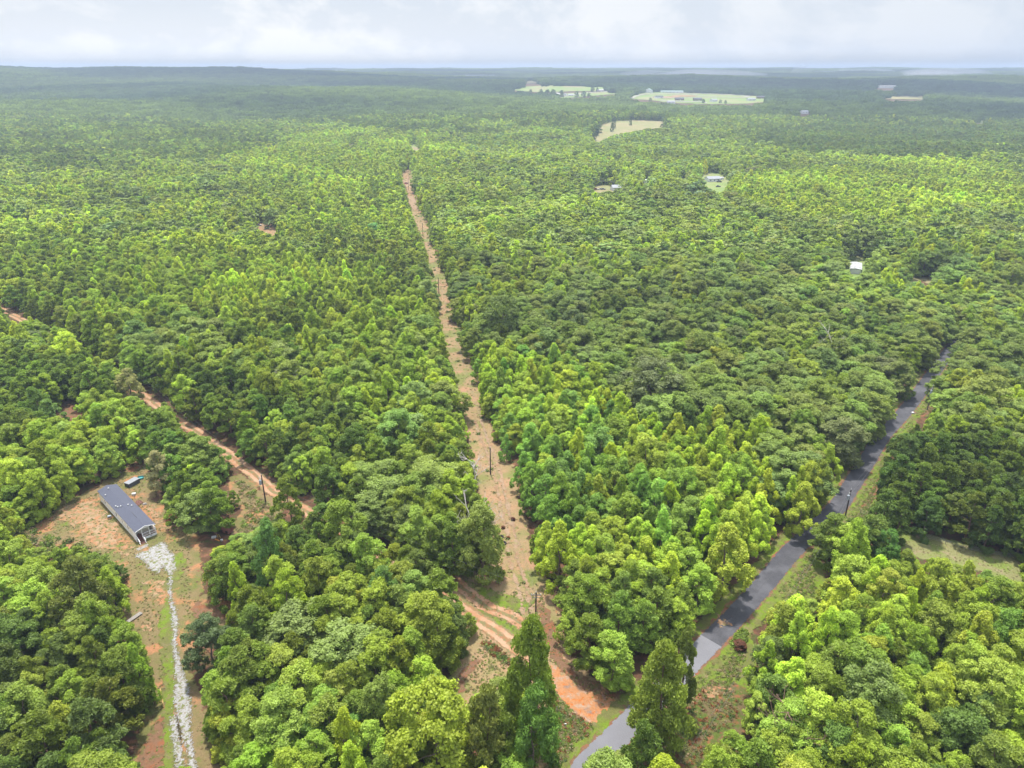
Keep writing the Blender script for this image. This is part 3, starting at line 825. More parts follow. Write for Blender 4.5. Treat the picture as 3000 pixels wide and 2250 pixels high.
def pick_kind(px, py, r1, r2):
    best = None; bd = 1e9
    for (x, y, rx, ry, ww) in ZONES:
        d = ((px - x) / rx) ** 2 + ((py - y) / ry) ** 2
        if d < bd: bd = d; best = ww
    ww = best if bd < 1.0 + .5 * r2 else DEFAULT
    tot = sum(ww.values()); u = r1 * tot
    for k, v in ww.items():
        u -= v
        if u <= 0: return k
    return k


def lownoise(x, y, s=1.0):
    return (np.sin(x / 37 * s + 1.7 * np.sin(y / 53 * s)) + np.sin(y / 41 * s + 1.3 * np.sin(x / 67 * s + 2)) + np.sin((x + y) / 95 * s)) / 3


def jitter_grid(s, y0, y1, margin=1.0):
    ys = np.arange(y0, y1, s * .866); out = []
    for i, y in enumerate(ys):
        hw = .74 * y * margin + 35
        xs = np.arange(-hw, hw, s) + (s / 2 if i % 2 else 0)
        out.append(np.column_stack([xs, np.full(len(xs), y)]))
    p = np.concatenate(out)
    return p + rng.uniform(-.42, .42, p.shape) * s


def line_dist(p, line):
    d = np.full(len(p), 1e9)
    for k in range(0, len(line) - 1, 1):
        a = line[k]; b = line[k + 1]; ab = b - a
        t = np.clip(((p - a) @ ab) / (ab @ ab + 1e-9), 0, 1)
        d = np.minimum(d, np.hypot(*(p - a - t[:, None] * ab).T))
    return d


def clear_of_mask(x, y, z, h, r):
    ok = np.ones(len(x), bool)
    for fx, fz in ((0, 0), (0, .3), (0, 1.0), (.85, .25), (-.85, .25), (.9, .5), (-.9, .5), (.6, .8), (-.6, .8), (0, .65)):
        px, py = P(x + fx * r * 1.22, y, z + fz * h * 1.03)
        pi = np.clip(px.astype(int), 0, 2999); pj = np.clip(py.astype(int), 0, 2249)
        inside = (px >= 0) & (px < 3000) & (py >= 0) & (py < 2250)
        ok &= ~(MASK[pj, pi] & inside)
    return ok


# ------------------------------------------------------------------ hand-placed trees of the foreground: (base px, top px, crown radius, kind, tint scale)
HERO = [
    ((1550, 2240), (1582, 1832), 4.1, 'tallpine', (.15, .215, .036)), ((1560, 2330), (1545, 2030), 3.4, 'leafy', (.09, .17, .03)), ((1480, 2330), (1500, 2100), 3.0, 'pine', (.12, .17, .03)),
    ((1915, 2215), (1955, 1895), 4.2, 'tallpine', (.17, .225, .038)), ((1990, 2080), (2018, 1850), 2.4, 'pine', (.12, .16, .035)), ((1870, 2330), (1890, 2130), 3.2, 'pine', (.10, .16, .03)),
    ((1290, 2330), (1265, 2020), 6.0, 'leafy', (.21, .27, .03)), ((1430, 2310), (1460, 2020), 3.6, 'pine', (.17, .20, .05)),
    ((712, 1800), (700, 1650), 2.6, 'gum', (.24, .34, .03)), ((632, 1965), (625, 1815), 3.3, 'oak', (.085, .125, .055)),
    ((275, 1855), (250, 1640), 4.4, 'tallpine', (.14, .17, .045)),
    ((2110, 1750), (2060, 1540), 5.2, 'gum', (.27, .33, .04)), ((2335, 1560), (2300, 1420), 4.2, 'gum', (.26, .32, .035)),
    ((1900, 1240), (1870, 1060), 8.0, 'oak', (.115, .145, .065)), ((2572, 1135), (2530, 1050), 5.6, 'oak', (.125, .15, .065)),
    ((2450, 1365), (2400, 1235), 5.4, 'oak', (.14, .17, .07)), ((1475, 1040), (1430, 870), 6.5, 'oak', (.12, .17, .05)),
    ((2830, 1210), (2800, 1090), 5.2, 'gum', (.23, .27, .04)), ((2470, 1720), (2420, 1530), 4.0, 'gum', (.20, .30, .03)), ((2580, 1690), (2540, 1560), 2.8, 'leafy', (.09, .19, .04)),
    ((2230, 2030), (2240, 1890), 2.8, 'gum', (.22, .33, .03)), ((2500, 2180), (2440, 1960), 4.6, 'oak', (.13, .19, .05)), ((1120, 2190), (1060, 2000), 3.2, 'leafy', (.15, .21, .045)),
    ((860, 1560), (835, 1400), 3.4, 'pine', (.15, .20, .035)), ((1415, 1700), (1370, 1490), 4.6, 'leafy', (.16, .21, .045)), ((390, 1190), (330, 1090), 4.0, 'leafy', (.22, .23, .09)),
    ((480, 1440), (470, 1330), 3.4, 'leafy', (.24, .24, .12)), ((600, 1400), (620, 1285), 4.8, 'leafy', (.14, .2, .04)), ((430, 2060), (425, 1900), 2.6, 'gum', (.19, .30, .03)),
    ((810, 1760), (790, 1540), 3.0, 'leafy', (.10, .19, .05)), ((1090, 1010), (1085, 650), 3, 'skip', (0, 0, 0)), ((1100, 705), (1092, 655), 5.0, 'oak', (.13, .28, .09)),
    ((1720, 500), (1700, 470), 7.0, 'oak', (.19, .22, .07)), ((2350, 590), (2390, 560), 9.0, 'oak', (.14, .16, .06)), ((2200, 535), (2175, 490), 9.0, 'oak', (.15, .17, .075)),
    ((1590, 770), (1580, 735), 3.4, 'leafy', (.20, .05, .03)),
]

# ------------------------------------------------------------------ scatter
T = []      # x, y, h, r, kind, tint, hero


def sample_trees(s, y0, y1, margin, hmean, rr):
    p = jitter_grid(s, y0, y1, margin)
    d1 = line_dist(p, road_mid[::4]); d2 = line_dist(p, dirt_mid[::4]); d3 = line_dist(p, drive_mid[::4])
    p = p[(d1 > 4.4) & (d2 > 3.6) & (d3 > 4)]
    x, y = p.T
    z = zf(x, y)
    n = len(p)
    hn = lownoise(x, y)
    h = hmean * (1 + .24 * hn + rng.normal(0, .15, n)); h = np.clip(h, 5, 21)
    r = rr * (h / hmean) ** .6 * rng.uniform(.85, 1.2, n)
    done = np.zeros(n, bool)
    for k in (1.0, .72, .5, .32):
        ok = clear_of_mask(x, y, z, h * k, r * max(k, .5)) & ~done
        h[ok] *= k; r[ok] *= max(k, .5)
        done |= ok
    keep = done
    return x[keep], y[keep], z[keep], h[keep], r[keep]


hero_xy = []
for b, t, r, kd, ti in HERO:
    if kd == 'skip': continue
    g = G(*b); a, dy, dz = ray(*t)
    tt = g.y / dy; top = H + dz * tt
    h = max(top - g.z, 5)
    ti = (ti[0] * 1.32, ti[1] * 1.27, ti[2] * 1.1)
    T.append((g.x, g.y, g.z, h, r, kd, ti, 1)); hero_xy.append((g.x, g.y, r))

far_pts = []
for (s, y0, y1, mg, hm, rr, lod) in ((4.8, 50, 380, 1.30, 10.8, 3.15, 0), (5.6, 380, 1400, 1.22, 11.5, 3.8, 1)):
    x, y, z, h, r = sample_trees(s, y0, y1, mg, hm, rr)
    px, py = P(x, y, z + h)
    r1 = rng.uniform(0, 1, len(x)); r2 = rng.uniform(0, 1, len(x)); cn = lownoise(x + 300, y, 1.7)
    coh = .5 + .5 * np.sin(x / 17 + 2.1 * np.sin(y / 29) + 1.1 * np.sin(x / 41 + y / 13))
    coh = np.where(rng.uniform(0, 1, len(x)) < .45, coh, r1); r1 = coh
    vis = (px > -900) & (px < 3900) & (py < 2900)
    for i in range(len(x)):
        if not vis[i]: continue
        if any((x[i] - hx) ** 2 + (y[i] - hy) ** 2 < (hr * .85) ** 2 for hx, hy, hr in hero_xy) : continue
        kd = pick_kind(px[i] + cn[i] * 40, py[i] + cn[i] * 30, r1[i], r2[i])
        ti = TINT[kd]; hh, rad = h[i], r[i]
        shape = {'blue': 'gum' if r2[i] < .6 else 'leafy', 'dark': 'leafy' if r2[i] < .5 else 'pine', 'dpine': 'pine'}.get(kd, kd)
        if kd == 'oak':
            if rng.uniform() < .28: continue
            rad *= 1.5; hh *= 1.1
        if kd == 'gum': rad *= .98; hh *= 1.06
        u = rng.normal(0, 1, 3)
        br = math.exp(.14 * u[0] + .26 * cn[i])
        ti = (ti[0] * br * math.exp(.07 * u[1]), ti[1] * br, ti[2] * br * math.exp(.16 * u[2]))
        T.append((x[i], y[i], z[i], hh, rad, shape, ti, 0, lod))
T = [t if len(t) == 9 else (*t, 0) for t in T]
print('trees', len(T))

# hide hero neighbours that stand right in front of a hero's crown
HB = [(i, T[i]) for i in range(len(T)) if T[i][7]]


def in_front(t):
    if t[1] > 420: return False
    px, py = P(t[0], t[1], t[2] + t[3])
    for _, hr in HB:
        if t[1] < hr[1] - 1 and hr[1] < 460:
            cx, cy0 = P(hr[0], hr[1], hr[2] + hr[3] * .55); _, topy = P(hr[0], hr[1], hr[2] + hr[3])
            rw = F * hr[4] / math.hypot(hr[1], H) * .9
            if abs(px - cx) < rw and topy - 5 < py < cy0: return True
    return False


T = [t for t in T if t[7] or not in_front(t)]

# the ~300 largest of each kind become objects of their own
def prio(t):
    px, py = P(t[0], t[1], t[2] + t[3] * .6)
    if not (-10 < px < 3010 and 0 < py < 2290): return 1e9
    d = math.hypot(math.hypot(t[0], t[1]), H - t[3] * .5)
    return d / t[4] - (1000 if t[7] else 0)


order = sorted(range(len(T)), key=lambda i: prio(T[i]))
single = {}; cntk = {'pine_tree': 0, 'broadleaf_tree': 0}
for i in order:
    t = T[i]
    if prio(t) > 1e8: break
    nm = 'pine_tree' if 'pine' in t[5] else 'broadleaf_tree'
    if cntk[nm] < 290:
        single[i] = nm; cntk[nm] += 1
print('single trees', cntk)

ONES = 'zero one two three four five six seven eight nine ten eleven twelve thirteen fourteen fifteen sixteen seventeen eighteen nineteen'.split()
TENS = '- - twenty thirty forty fifty sixty seventy eighty ninety'.split()


def words(n):
    n = int(n)
    if n < 20: return ONES[max(n, 0)]
    if n >= 100: return 'hundred'
    return TENS[n // 10] + ('-' + ONES[n % 10] if n % 10 else '')


def look(t):
    r, g, b = t[6]; y = g / (r + 1e-6)
    if r > g * 1.5: return 'red-leaved'
    lum = g
    if y < 1.32 and lum > .24: return 'bright yellow-green'
    if b / g > .32: return 'grey-green' if lum < .2 else 'pale grey-green'
    if lum > .26: return 'bright yellow-green'
    if lum > .19: return 'light green'
    if y > 2: return 'deep blue-green'
    if lum > .15: return 'mid-green'
    return 'dark green'


home_xy = np.array(G(370, 1520)[:2])
strip_line = smooth_line(W((1560, 1750), (1490, 1500), (1430, 1300), (1370, 1100), (1310, 900)), 8)
fence_line = np.array(W((2560, 1515), (2619, 1548), (2769, 1592), (2882, 1620), (3060, 1645)))


def where(t):
    p = np.array([[t[0], t[1]]])
    c = [(float(line_dist(p, road_mid[::6])[0]), 'by the paved road'), (float(line_dist(p, dirt_mid[::6])[0]), 'by the dirt road'),
         (float(line_dist(p, drive_mid[::4])[0]), 'by the gravel driveway'), (float(np.hypot(*(p[0] - home_xy))) - 8, 'by the grey-roofed home'),
         (float(line_dist(p, strip_line)[0]) - 4, 'by the cleared strip'), (float(line_dist(p, fence_line)[0]), 'by the fenced field')]
    d, s = min(c)
    return s if d < 14 else 'in dense woods'


used_labels = set()
for i, nm in single.items():
    t = T[i]
    g = 'tallpine' if t[5] == 'tallpine' else t[5]
    k = int(rng.integers(0, 2 if g == 'tallpine' else NV))
    root = empty(nm, (t[0], t[1], t[2] - .05), float(rng.uniform(0, 6.28)))
    s = (t[4] / RC, t[4] / RC, t[3] / HC)
    for part, me in (('crown', near_crown[g, k]), ('trunk', near_trunk[g, k])):
        c = link(part, me, root); c.scale = s
        if part == 'crown': c['tint'] = [float(q) for q in t[6]]
    px, py = P(t[0], t[1], t[2] + t[3] * .7)
    size = 'tall ' if t[3] > 13.5 else ('small ' if t[3] < 8 else '')
    kindw = 'pine' if nm == 'pine_tree' else 'broadleaf'
    lab = None
    for dx, dy in ((0, 0), (1, 0), (0, 1), (-1, 0), (0, -1), (1, 1), (-1, -1), (1, -1), (-1, 1)):
        lab = f"{size}{look(t)} {kindw} tree {where(t)}, {words(min(99, max(0, px / 30)) + dx)} percent across, {words(min(99, py / 22.5) + dy)} percent down"
        if lab not in used_labels: break
    used_labels.add(lab)
    tag(root, lab, 'pine tree' if nm == 'pine_tree' else 'broadleaf tree', 'pine trees of the woods' if nm == 'pine_tree' else 'broadleaf trees of the woods')

# ------------------------------------------------------------------ the rest of the woods: one mass
pts = []; att_p = []; att_r = []; att_s = []; att_t = []
for i, t in enumerate(T):
    if i in single: continue
    pts.append((t[0], t[1], t[2] - .1))
    g = 'pine' if t[5] == 'tallpine' else t[5]
    att_p.append(PI_near[g, int(rng.integers(0, NV))] if t[8] == 0 else PI_mid[g, int(rng.integers(0, 5))])
    att_r.append(rng.uniform(0, 6.28)); ex = rng.uniform(.88, 1.14); att_s.append((t[4] / RC * ex, t[4] / RC / ex, t[3] / HC)); att_t.append(t[6])
# far patches
fp = []
y = 1400.0
while y < 9000:
    s = 19 if y < 2600 else (26 if y < 4200 else 40)
    hw = .95 * y
    xs = np.arange(-hw, hw, s) + rng.uniform(0, s)
    fp.append(np.column_stack([xs + rng.uniform(-.3, .3, len(xs)) * s, np.full(len(xs), y) + rng.uniform(-.3, .3, len(xs)) * s, np.full(len(xs), s / 19.)]))
    y += s * .9
fp = np.concatenate(fp)
fz = zf(fp[:, 0], fp[:, 1])
ok = clear_of_mask(fp[:, 0], fp[:, 1], fz, np.full(len(fp), 12.), np.full(len(fp), 11.))
fp = fp[ok]; fz = fz[ok]
fx, fy = P(fp[:, 0], fp[:, 1], fz + 10)
cn = lownoise(fp[:, 0] / 3.5, fp[:, 1] / 3.5)
cn2 = lownoise(fp[:, 0] / 8 + 500, fp[:, 1] / 5)
for i in range(len(fp)):
    m = .5 + .5 * math.tanh(2.6 * cn2[i] + 1.2 * cn[i])
    a = np.array((.060, .110, .045)); b = np.array((.20, .275, .05))
    c = (a * (1 - m) + b * m) * math.exp(.13 * rng.normal())
    pts.append((fp[i, 0], fp[i, 1], fz[i] - 1.0)); att_p.append(PI_far[int(rng.integers(0, 4))]); att_r.append(rng.uniform(0, 6.28))
    q = fp[i, 2]; att_s.append((q, q, .9 + .12 * rng.normal())); att_t.append(tuple(c))
print('forest instances', len(pts))


def gn_scatter(name, pts, ap, ar, as_, at, objs, label, mats):
    me = bpy.data.meshes.new(name); me.from_pydata([tuple(map(float, p)) for p in pts], [], [])
    a = me.attributes.new('proto', 'INT', 'POINT'); a.data.foreach_set('value', np.array(ap, np.int32))
    a = me.attributes.new('rot', 'FLOAT_VECTOR', 'POINT'); a.data.foreach_set('vector', np.column_stack([np.zeros(len(ar)), np.zeros(len(ar)), ar]).astype(np.float32).ravel())
    a = me.attributes.new('scl', 'FLOAT_VECTOR', 'POINT'); a.data.foreach_set('vector', np.array(as_, np.float32).ravel())
    a = me.attributes.new('tint', 'FLOAT_VECTOR', 'POINT'); a.data.foreach_set('vector', np.array(at, np.float32).ravel())
    o = link(name, me)
    ng = bpy.data.node_groups.new(name, 'GeometryNodeTree')
    ng.interface.new_socket('Geometry', in_out='INPUT', socket_type='NodeSocketGeometry')
    ng.interface.new_socket('Geometry', in_out='OUTPUT', socket_type='NodeSocketGeometry')
    N = ng.nodes.new; L = ng.links.new
    gi = N('NodeGroupInput'); go = N('NodeGroupOutput'); jn = N('GeometryNodeJoinGeometry')
    def named(nm, dt):
        n = N('GeometryNodeInputNamedAttribute'); n.data_type = dt; n.inputs['Name'].default_value = nm
        return [s for s in n.outputs if s.enabled and s.name == 'Attribute'][0]
    pr = named('proto', 'INT'); ro = named('rot', 'FLOAT_VECTOR'); sl = named('scl', 'FLOAT_VECTOR')
    for k in sorted(set(ap)):
        cp = N('FunctionNodeCompare'); cp.data_type = 'INT'; cp.operation = 'EQUAL'
        ins = [s for s in cp.inputs if s.enabled]
        L(pr, ins[0]); ins[1].default_value = int(k)
        oi = N('GeometryNodeObjectInfo'); oi.inputs['Object'].default_value = objs[k]; oi.inputs['As Instance'].default_value = True
        ip = N('GeometryNodeInstanceOnPoints')
        L(gi.outputs[0], ip.inputs['Points']); L(cp.outputs[0], ip.inputs['Selection']); L(oi.outputs['Geometry'], ip.inputs['Instance'])
        L(ro, ip.inputs['Rotation']); L(sl, ip.inputs['Scale']); L(ip.outputs[0], jn.inputs[0])
    L(jn.outputs[0], go.inputs[0])
    md = o.modifiers.new('scatter', 'NODES'); md.node_group = ng
    tag(o, label, None, None, 'stuff')
    return o


gn_scatter('forest', pts, att_p, att_r, att_s, att_t, protos, 'dense green mixed woodland stretching to the horizon', None)

# ------------------------------------------------------------------ materials of built things
M_shingle = simple('shingle', (.060, .066, .095), .9, .45, 14)
M_white = simple('white_trim', (.82, .82, .83), .6, .08, 2)
M_siding = simple('cream_siding', (.74, .71, .62), .7, .08, 1.5)
M_skirt = simple('skirting', (.80, .81, .83), .7, .08, 2)
M_glass = simple('dark_glass', (.02, .025, .035), .15, .2, 2)
M_deck = simple('red_brown_deck', (.13, .05, .035), .8, .3, 6)
M_pole = simple('creosote_wood', (.05, .03, .022), .9, .4, 5)
M_polew = simple('weathered_pole', (.16, .14, .12), .9, .3, 5)
M_steel = simple('grey_steel', (.28, .31, .35), .4, .15, 4)
M_porc = simple('white_porcelain', (.45, .45, .45), .3, .05, 2)
M_wire = simple('wire', (.10, .10, .10), .5, .1, 2)
M_rub = simple('rubber', (.02, .02, .022), .9, .2, 5)
M_tealm = simple('teal_plastic', (.05, .26, .27), .5, .2, 5)
M_lum = simple('new_lumber', (.34, .22, .08), .8, .2, 5)
M_orange_p = simple('orange_plastic', (.42, .16, .02), .5, .1, 5)
M_oldw = simple('grey_planks', (.22, .20, .18), .9, .3, 5)
M_redroof = simple('faded_red_boards', (.24, .09, .075), .9, .3, 5)
M_mroof = simple('galvanised_roof', (.20, .21, .23), .5, .15, 1)
M_wroof = simple('white_roof', (.42, .43, .44), .5, .2, .6, dirt=(.12, .12, .12))
M_green_r = simple('green_metal_roof', (.16, .25, .22), .5, .1, .3)
M_brick = simple('tan_brick', (.20, .15, .12), .9, .2, 3)
M_darkroof = simple('dark_shingle', (.06, .06, .07), .9, .3, 3)
M_clap = simple('pale_clapboard', (.62, .63, .63), .7, .1, 2)
M_dside = simple('dark_panels', (.035, .038, .05), .7, .3, 8)
M_carp = {k: simple('car_paint_' + k, c, .3, .05, 2) for k, c in dict(red=(.25, .02, .02), white=(.4, .4, .42), blue=(.10, .17, .26), black=(.015, .015, .018), grey=(.15, .15, .16)).items()}

# ------------------------------------------------------------------ the grey-roofed home
FL = G(403, 1589); BL = G(295, 1468); FR = G(460, 1571)
ax = (BL - FL); LH = ax.length; WD = 4.4
rz = math.atan2(ax.y, ax.x) - math.pi / 2
home = empty('mobile_home', FL, rz)
tag(home, 'long single-storey home with grey shingle roof, cream sides and covered end porch', 'mobile home')
PD = 1.9
MB().box((WD / 2, (LH + PD) / 2, 1.83), (WD, LH - PD, 2.16)).build('wall', M_siding, home)
MB().box((WD / 2, (LH + PD) / 2, .37), (WD - .12, LH - PD - .06, .76)).build('skirting', M_skirt, home)
rf = MB()
EV, RG, OV = 2.98, 3.60, .10
for sx in (-1, 1):
    x0 = WD / 2; x1 = WD / 2 + sx * (WD / 2 + OV)
    y0, y1 = -.25, LH + .25
    ez = EV - .06
    rf.add([(x0, y0, RG), (x0, y1, RG), (x1, y1, ez), (x1, y0, ez), (x0, y0, RG - .12), (x0, y1, RG - .12), (x1, y1, ez - .12), (x1, y0, ez - .12)],
           [[0, 3, 2, 1], [4, 5, 6, 7], [0, 1, 5, 4], [1, 2, 6, 5], [2, 3, 7, 6], [3, 0, 4, 7]] if sx > 0 else [[0, 1, 2, 3], [7, 6, 5, 4], [4, 5, 1, 0], [5, 6, 2, 1], [6, 7, 3, 2], [7, 4, 0, 3]])
roof = rf.build('roof', M_shingle, home)
for vx, vy in ((.9, .92), (.25, .84), (.35, .52), (.6, .50), (.25, .55), (1.25, .47), (1.5, .44)):
    xx = vx * WD / 2 if vx < 1 else WD / 2 + (vx - 1) * WD / 2
    zz = RG - abs(xx - WD / 2) / (WD / 2) * (RG - EV)
    v_ = MB().tube((xx, LH * vy, zz - .05), (xx, LH * vy, zz + .28), .09, .09); v_.tube((xx, LH * vy, zz + .24), (xx, LH * vy, zz + .36), .18, .13)
    v_.build('roof_vent', M_porc, roof)
MB().box((WD / 2, LH * .25, RG + .02), (.12, 3.0, .05)).build('ridge_vent', M_dside, roof)
MB().prism([(0.02, -.06, EV - .1), (WD - .02, -.06, EV - .1), (WD / 2, -.06, RG - .14)], (0, .12, 0)).build('gable', M_white, home)
MB().prism([(0.02, LH - .05, EV - .1), (WD - .02, LH - .05, EV - .1), (WD / 2, LH - .05, RG - .14)], (0, .1, 0)).build('gable', M_siding, home)
tr = MB()
for sx in (-1, 1):
    x1 = WD / 2 + sx * (WD / 2 + OV)
    tr.prism([(WD / 2, -.29, RG - .16), (x1, -.29, EV - .24), (x1, -.29, EV - .06), (WD / 2, -.29, RG + .02)], (0, .05, 0))
tr.build('roof_trim', M_white, home)
# porch
porch = MB().box((WD / 2, PD / 2 - .02, .70), (WD, PD, .12)).build('porch_floor', M_deck, home)
MB().box((WD / 2 + .62, .02, .32), (WD - 1.30, .06, .64)).box((WD, PD / 2, .32), (.05, PD, .64)).box((0, PD / 2, .32), (.05, PD, .64)).build('porch_skirting', M_skirt, home)
MB().box((WD * .72, -.03, .42), (.42, .05, .12)).build('skirting_vent', M_dside, home)
for x in (.06, 1.35, 3.0, WD - .06):
    MB().box((x, .06, 1.78), (.13, .13, 2.06)).build('porch_post', M_white, home)
MB().box((0.01, PD / 2, 1.85), (.06, PD, 2.05)).build('porch_side_panel', M_white, home)
rl = MB()
for a, b in ((1.35, WD), ):
    rl.box(((a + b) / 2, .06, 1.68), (b - a, .09, .08)).box(((a + b) / 2, .06, .92), (b - a, .07, .07))
    for i in range(15): rl.box((a + (b - a) * (i + .5) / 15, .06, 1.3), (.045, .045, .76))
rl.box((WD - .02, PD / 2, 1.68), (.08, PD, .08))
for i in range(8): rl.box((WD - .02, PD * (i + .5) / 8, 1.3), (.045, .045, .76))
rl.build('railing', M_white, home)
MB().box((.75, PD - .02, 1.75), (.9, .05, 1.95)).build('door', M_white, home)
MB().box((2.3, PD - .025, 1.95), (.95, .05, .6)).build('window', M_glass, home)
wn = MB().box((3.75, PD - .025, 1.95), (.8, .05, .95)).build('window', M_glass, home)
st = MB()
for i in range(6):
    st.box((.75, -.18 - i * .27, .62 - i * .115), (1.15, .25, .05))
steps = st.build('steps', M_deck, home)
for x in (.14, 1.36):
    s_ = MB().box((x, -.85, .42), (.07, 1.9, .2), rx=.40)
    s_.box((x, -.85, 1.22), (.07, 1.95, .08), rx=.40)
    for i in range(4): s_.box((x, -.15 - i * .47, 1.05 - i * .2), (.07, .07, .9))
    s_.build('stair_rail', M_white, steps)
for t_ in (.19, .50, .66, .81):
    y = LH * (1 - t_)
    wd = .5 if t_ == .66 else .95
    f = MB().box((-.03, y, 1.95), (.05, wd + .5, 1.12)).build('window', M_white, home)
    MB().box((-.065, y, 1.95), (.03, wd * .55, .95)).build('pane', M_glass, f)
for t_ in (.3, .7):
    f = MB().box((WD + .03, LH * t_, 1.95), (.05, 1.2, 1.1)).build('window', M_white, home)
    MB().box((WD + .065, LH * t_, 1.95), (.03, .95, .9)).build('pane', M_glass, f)
o_ = MB().box((0, 0, .22), (.5, .5, .4)).box((0, .22, .55), (.5, .07, .4)).build('chair', M_dside)
HM = Matrix.Translation(FL) @ Matrix.Rotation(rz, 4, 'Z')
def hl(x, y, z): return HM @ Vector((x, y, z))
o_.location = hl(.75, 1.2, .77); o_.rotation_euler = (0, 0, rz + 3.6)
o_.data.materials[0] = M_deck
tag(o_, 'red-brown chair on the porch of the grey-roofed home, near the steps', 'chair')
ch2 = MB().box((0, 0, .22), (.55, .5, .4)).box((0, .22, .6), (.55, .07, .5)).build('chair', M_oldw)
ch2.location = hl(3.7, 1.2, .77); ch2.rotation_euler = (0, 0, rz)
tag(ch2, 'grey chair at the railed end of the home porch', 'chair')

# things about the yard
def at(px, py): return G(px, py)
shp = at(380, 1430); she = at(411, 1413); v_ = she - shp; ang = math.atan2(v_.y, v_.x); ln = v_.length
sh = empty('storage_container', shp, ang)
tag(sh, 'low dark ribbed container with pale grey top behind the grey-roofed home', 'container')
MB().box((ln / 2, .9, .55), (ln, 1.8, 1.1)).build('body', M_dside, sh)
MB().box((ln / 2, .9, 1.15), (ln + .12, 1.92, .1)).build('lid', M_mroof, sh)
rb = MB()
for i in range(9): rb.box((ln * (i + .5) / 9, -.03, .55), (.08, .06, 1.05))
rb.build('rib', M_mroof, sh)
tq = empty('paddling_pool', at(413, 1402), .4); tag(tq, 'crumpled teal plastic tub lying behind the dark container', 'tub')
m_ = MB()
for i in range(14):
    a = 2 * math.pi * i / 14; a2 = 2 * math.pi * (i + 1) / 14
    m_.add([(math.cos(a) * .8, math.sin(a) * .6, 0), (math.cos(a2) * .8, math.sin(a2) * .6, 0), (math.cos(a2) * .95, math.sin(a2) * .75, .45), (math.cos(a) * .95, math.sin(a) * .75, .45)], [[0, 1, 2, 3]])
m_.build('side', M_tealm, tq)
MB().prism([(math.cos(2 * math.pi * i / 14) * .8, math.sin(2 * math.pi * i / 14) * .6, .02) for i in range(14)], (0, 0, .12)).build('floor_panel', M_tealm, tq)
def crate(px, py, dims, mat, name, label, cat, rz=0.3):
    r = MB().box((0, 0, dims[2] / 2), dims); r.box((0, 0, dims[2]), (dims[0] * 1.06, dims[1] * 1.06, .06))
    o = r.build(name, mat, None, at(px, py), rz, bevel=.02); tag(o, label, cat); return o
crate(393, 1450, (.9, .65, .5), M_porc, 'white_cabinet', 'white box lying on the grass beside the grey-roofed home', 'box')
g_ = empty('barbecue_grill', at(322, 1520), .5); tag(g_, 'small pale-lidded grill standing on the clay before the long cream wall', 'grill')
MB().box((0, 0, .78), (.9, .55, .3), taper=.8).build('lid', M_steel, g_); MB().box((0, 0, .52), (.85, .5, .2)).build('firebox', M_rub, g_)
for sx in (-1, 1):
    for sy in (-1, 1): MB().box((sx * .36, sy * .2, .22), (.06, .06, .44)).build('leg', M_rub, g_)
lp = MB()
for i in range(9): lp.box((random.uniform(-.3, .3), i * .16 - .7, .08 + .09 * (i % 3)), (2.4, .14, .07), rz=random.uniform(-.12, .12))
tag(lp.build('lumber_heap', M_deck, None, at(409, 1474), -.8), 'loose heap of dark red-brown boards beside the grey-roofed home', 'lumber')
rk = MB().box((0, 0, .2), (1.1, .8, .4), taper=.6); tag(rk.build('rubble_sack', M_oldw, None, at(424, 1478), .7, bevel=.08), 'pale grey sack on the clay by the red-brown boards', 'sack')
crate(534, 1522, (.45, .45, .4), M_porc, 'white_bucket', 'small white bucket beside the rusty shrub near the home', 'bucket')
ld = MB()
for i in range(5): ld.box((0, i * .22, .05), (2.6, .19, .05))
tag(ld.build('wooden_walkway', M_oldw, None, at(421, 1606), rz + .06), 'pale plank walkway at the foot of the home steps', 'walkway')
# red-roofed hutch and scrap by it
hp = at(668, 1558)
hu = empty('dog_house', hp, -.35); tag(hu, 'small hutch with a faded red boarded roof among young trees', 'hutch')
MB().box((0, 0, .55), (2.0, 1.3, 1.1)).build('wall', M_redroof, hu)
MB().box((0, -.42, 1.32), (2.5, 1.25, .07), rx=.55).box((0, .5, 1.36), (2.5, 1.05, .07), rx=-.55).build('roof', M_redroof, hu)
MB().box((.2, -.67, .5), (.6, .04, .7)).build('doorway', M_rub, hu)
crate(627, 1575, (1.0, .7, .25), M_porc, 'mattress', 'dirty white pad lying west of the red-roofed hutch', 'pad', .2)
for i, (x, y, a) in enumerate(((637, 1570, 1.1), (643, 1571, 1.2))):
    tag(MB().box((0, 0, .1), (1.6, .18, .06)).build('plank', M_lum, None, at(x, y), a + 1), ('pale plank nearest the dirty white pad by the hutch', 'pale plank nearest the red-roofed hutch')[i], 'plank')
crate(650, 1584, (.5, .4, .35), M_porc, 'white_tub', 'bright white tub on the ground south of the red-roofed hutch', 'tub')
tag(MB().box((0, 0, .1), (1.5, .25, .12)).build('clay_pipe', M_orange_p, None, at(637, 1583), -.5), 'orange strip of pipe between the pad and the white tub', 'pipe')
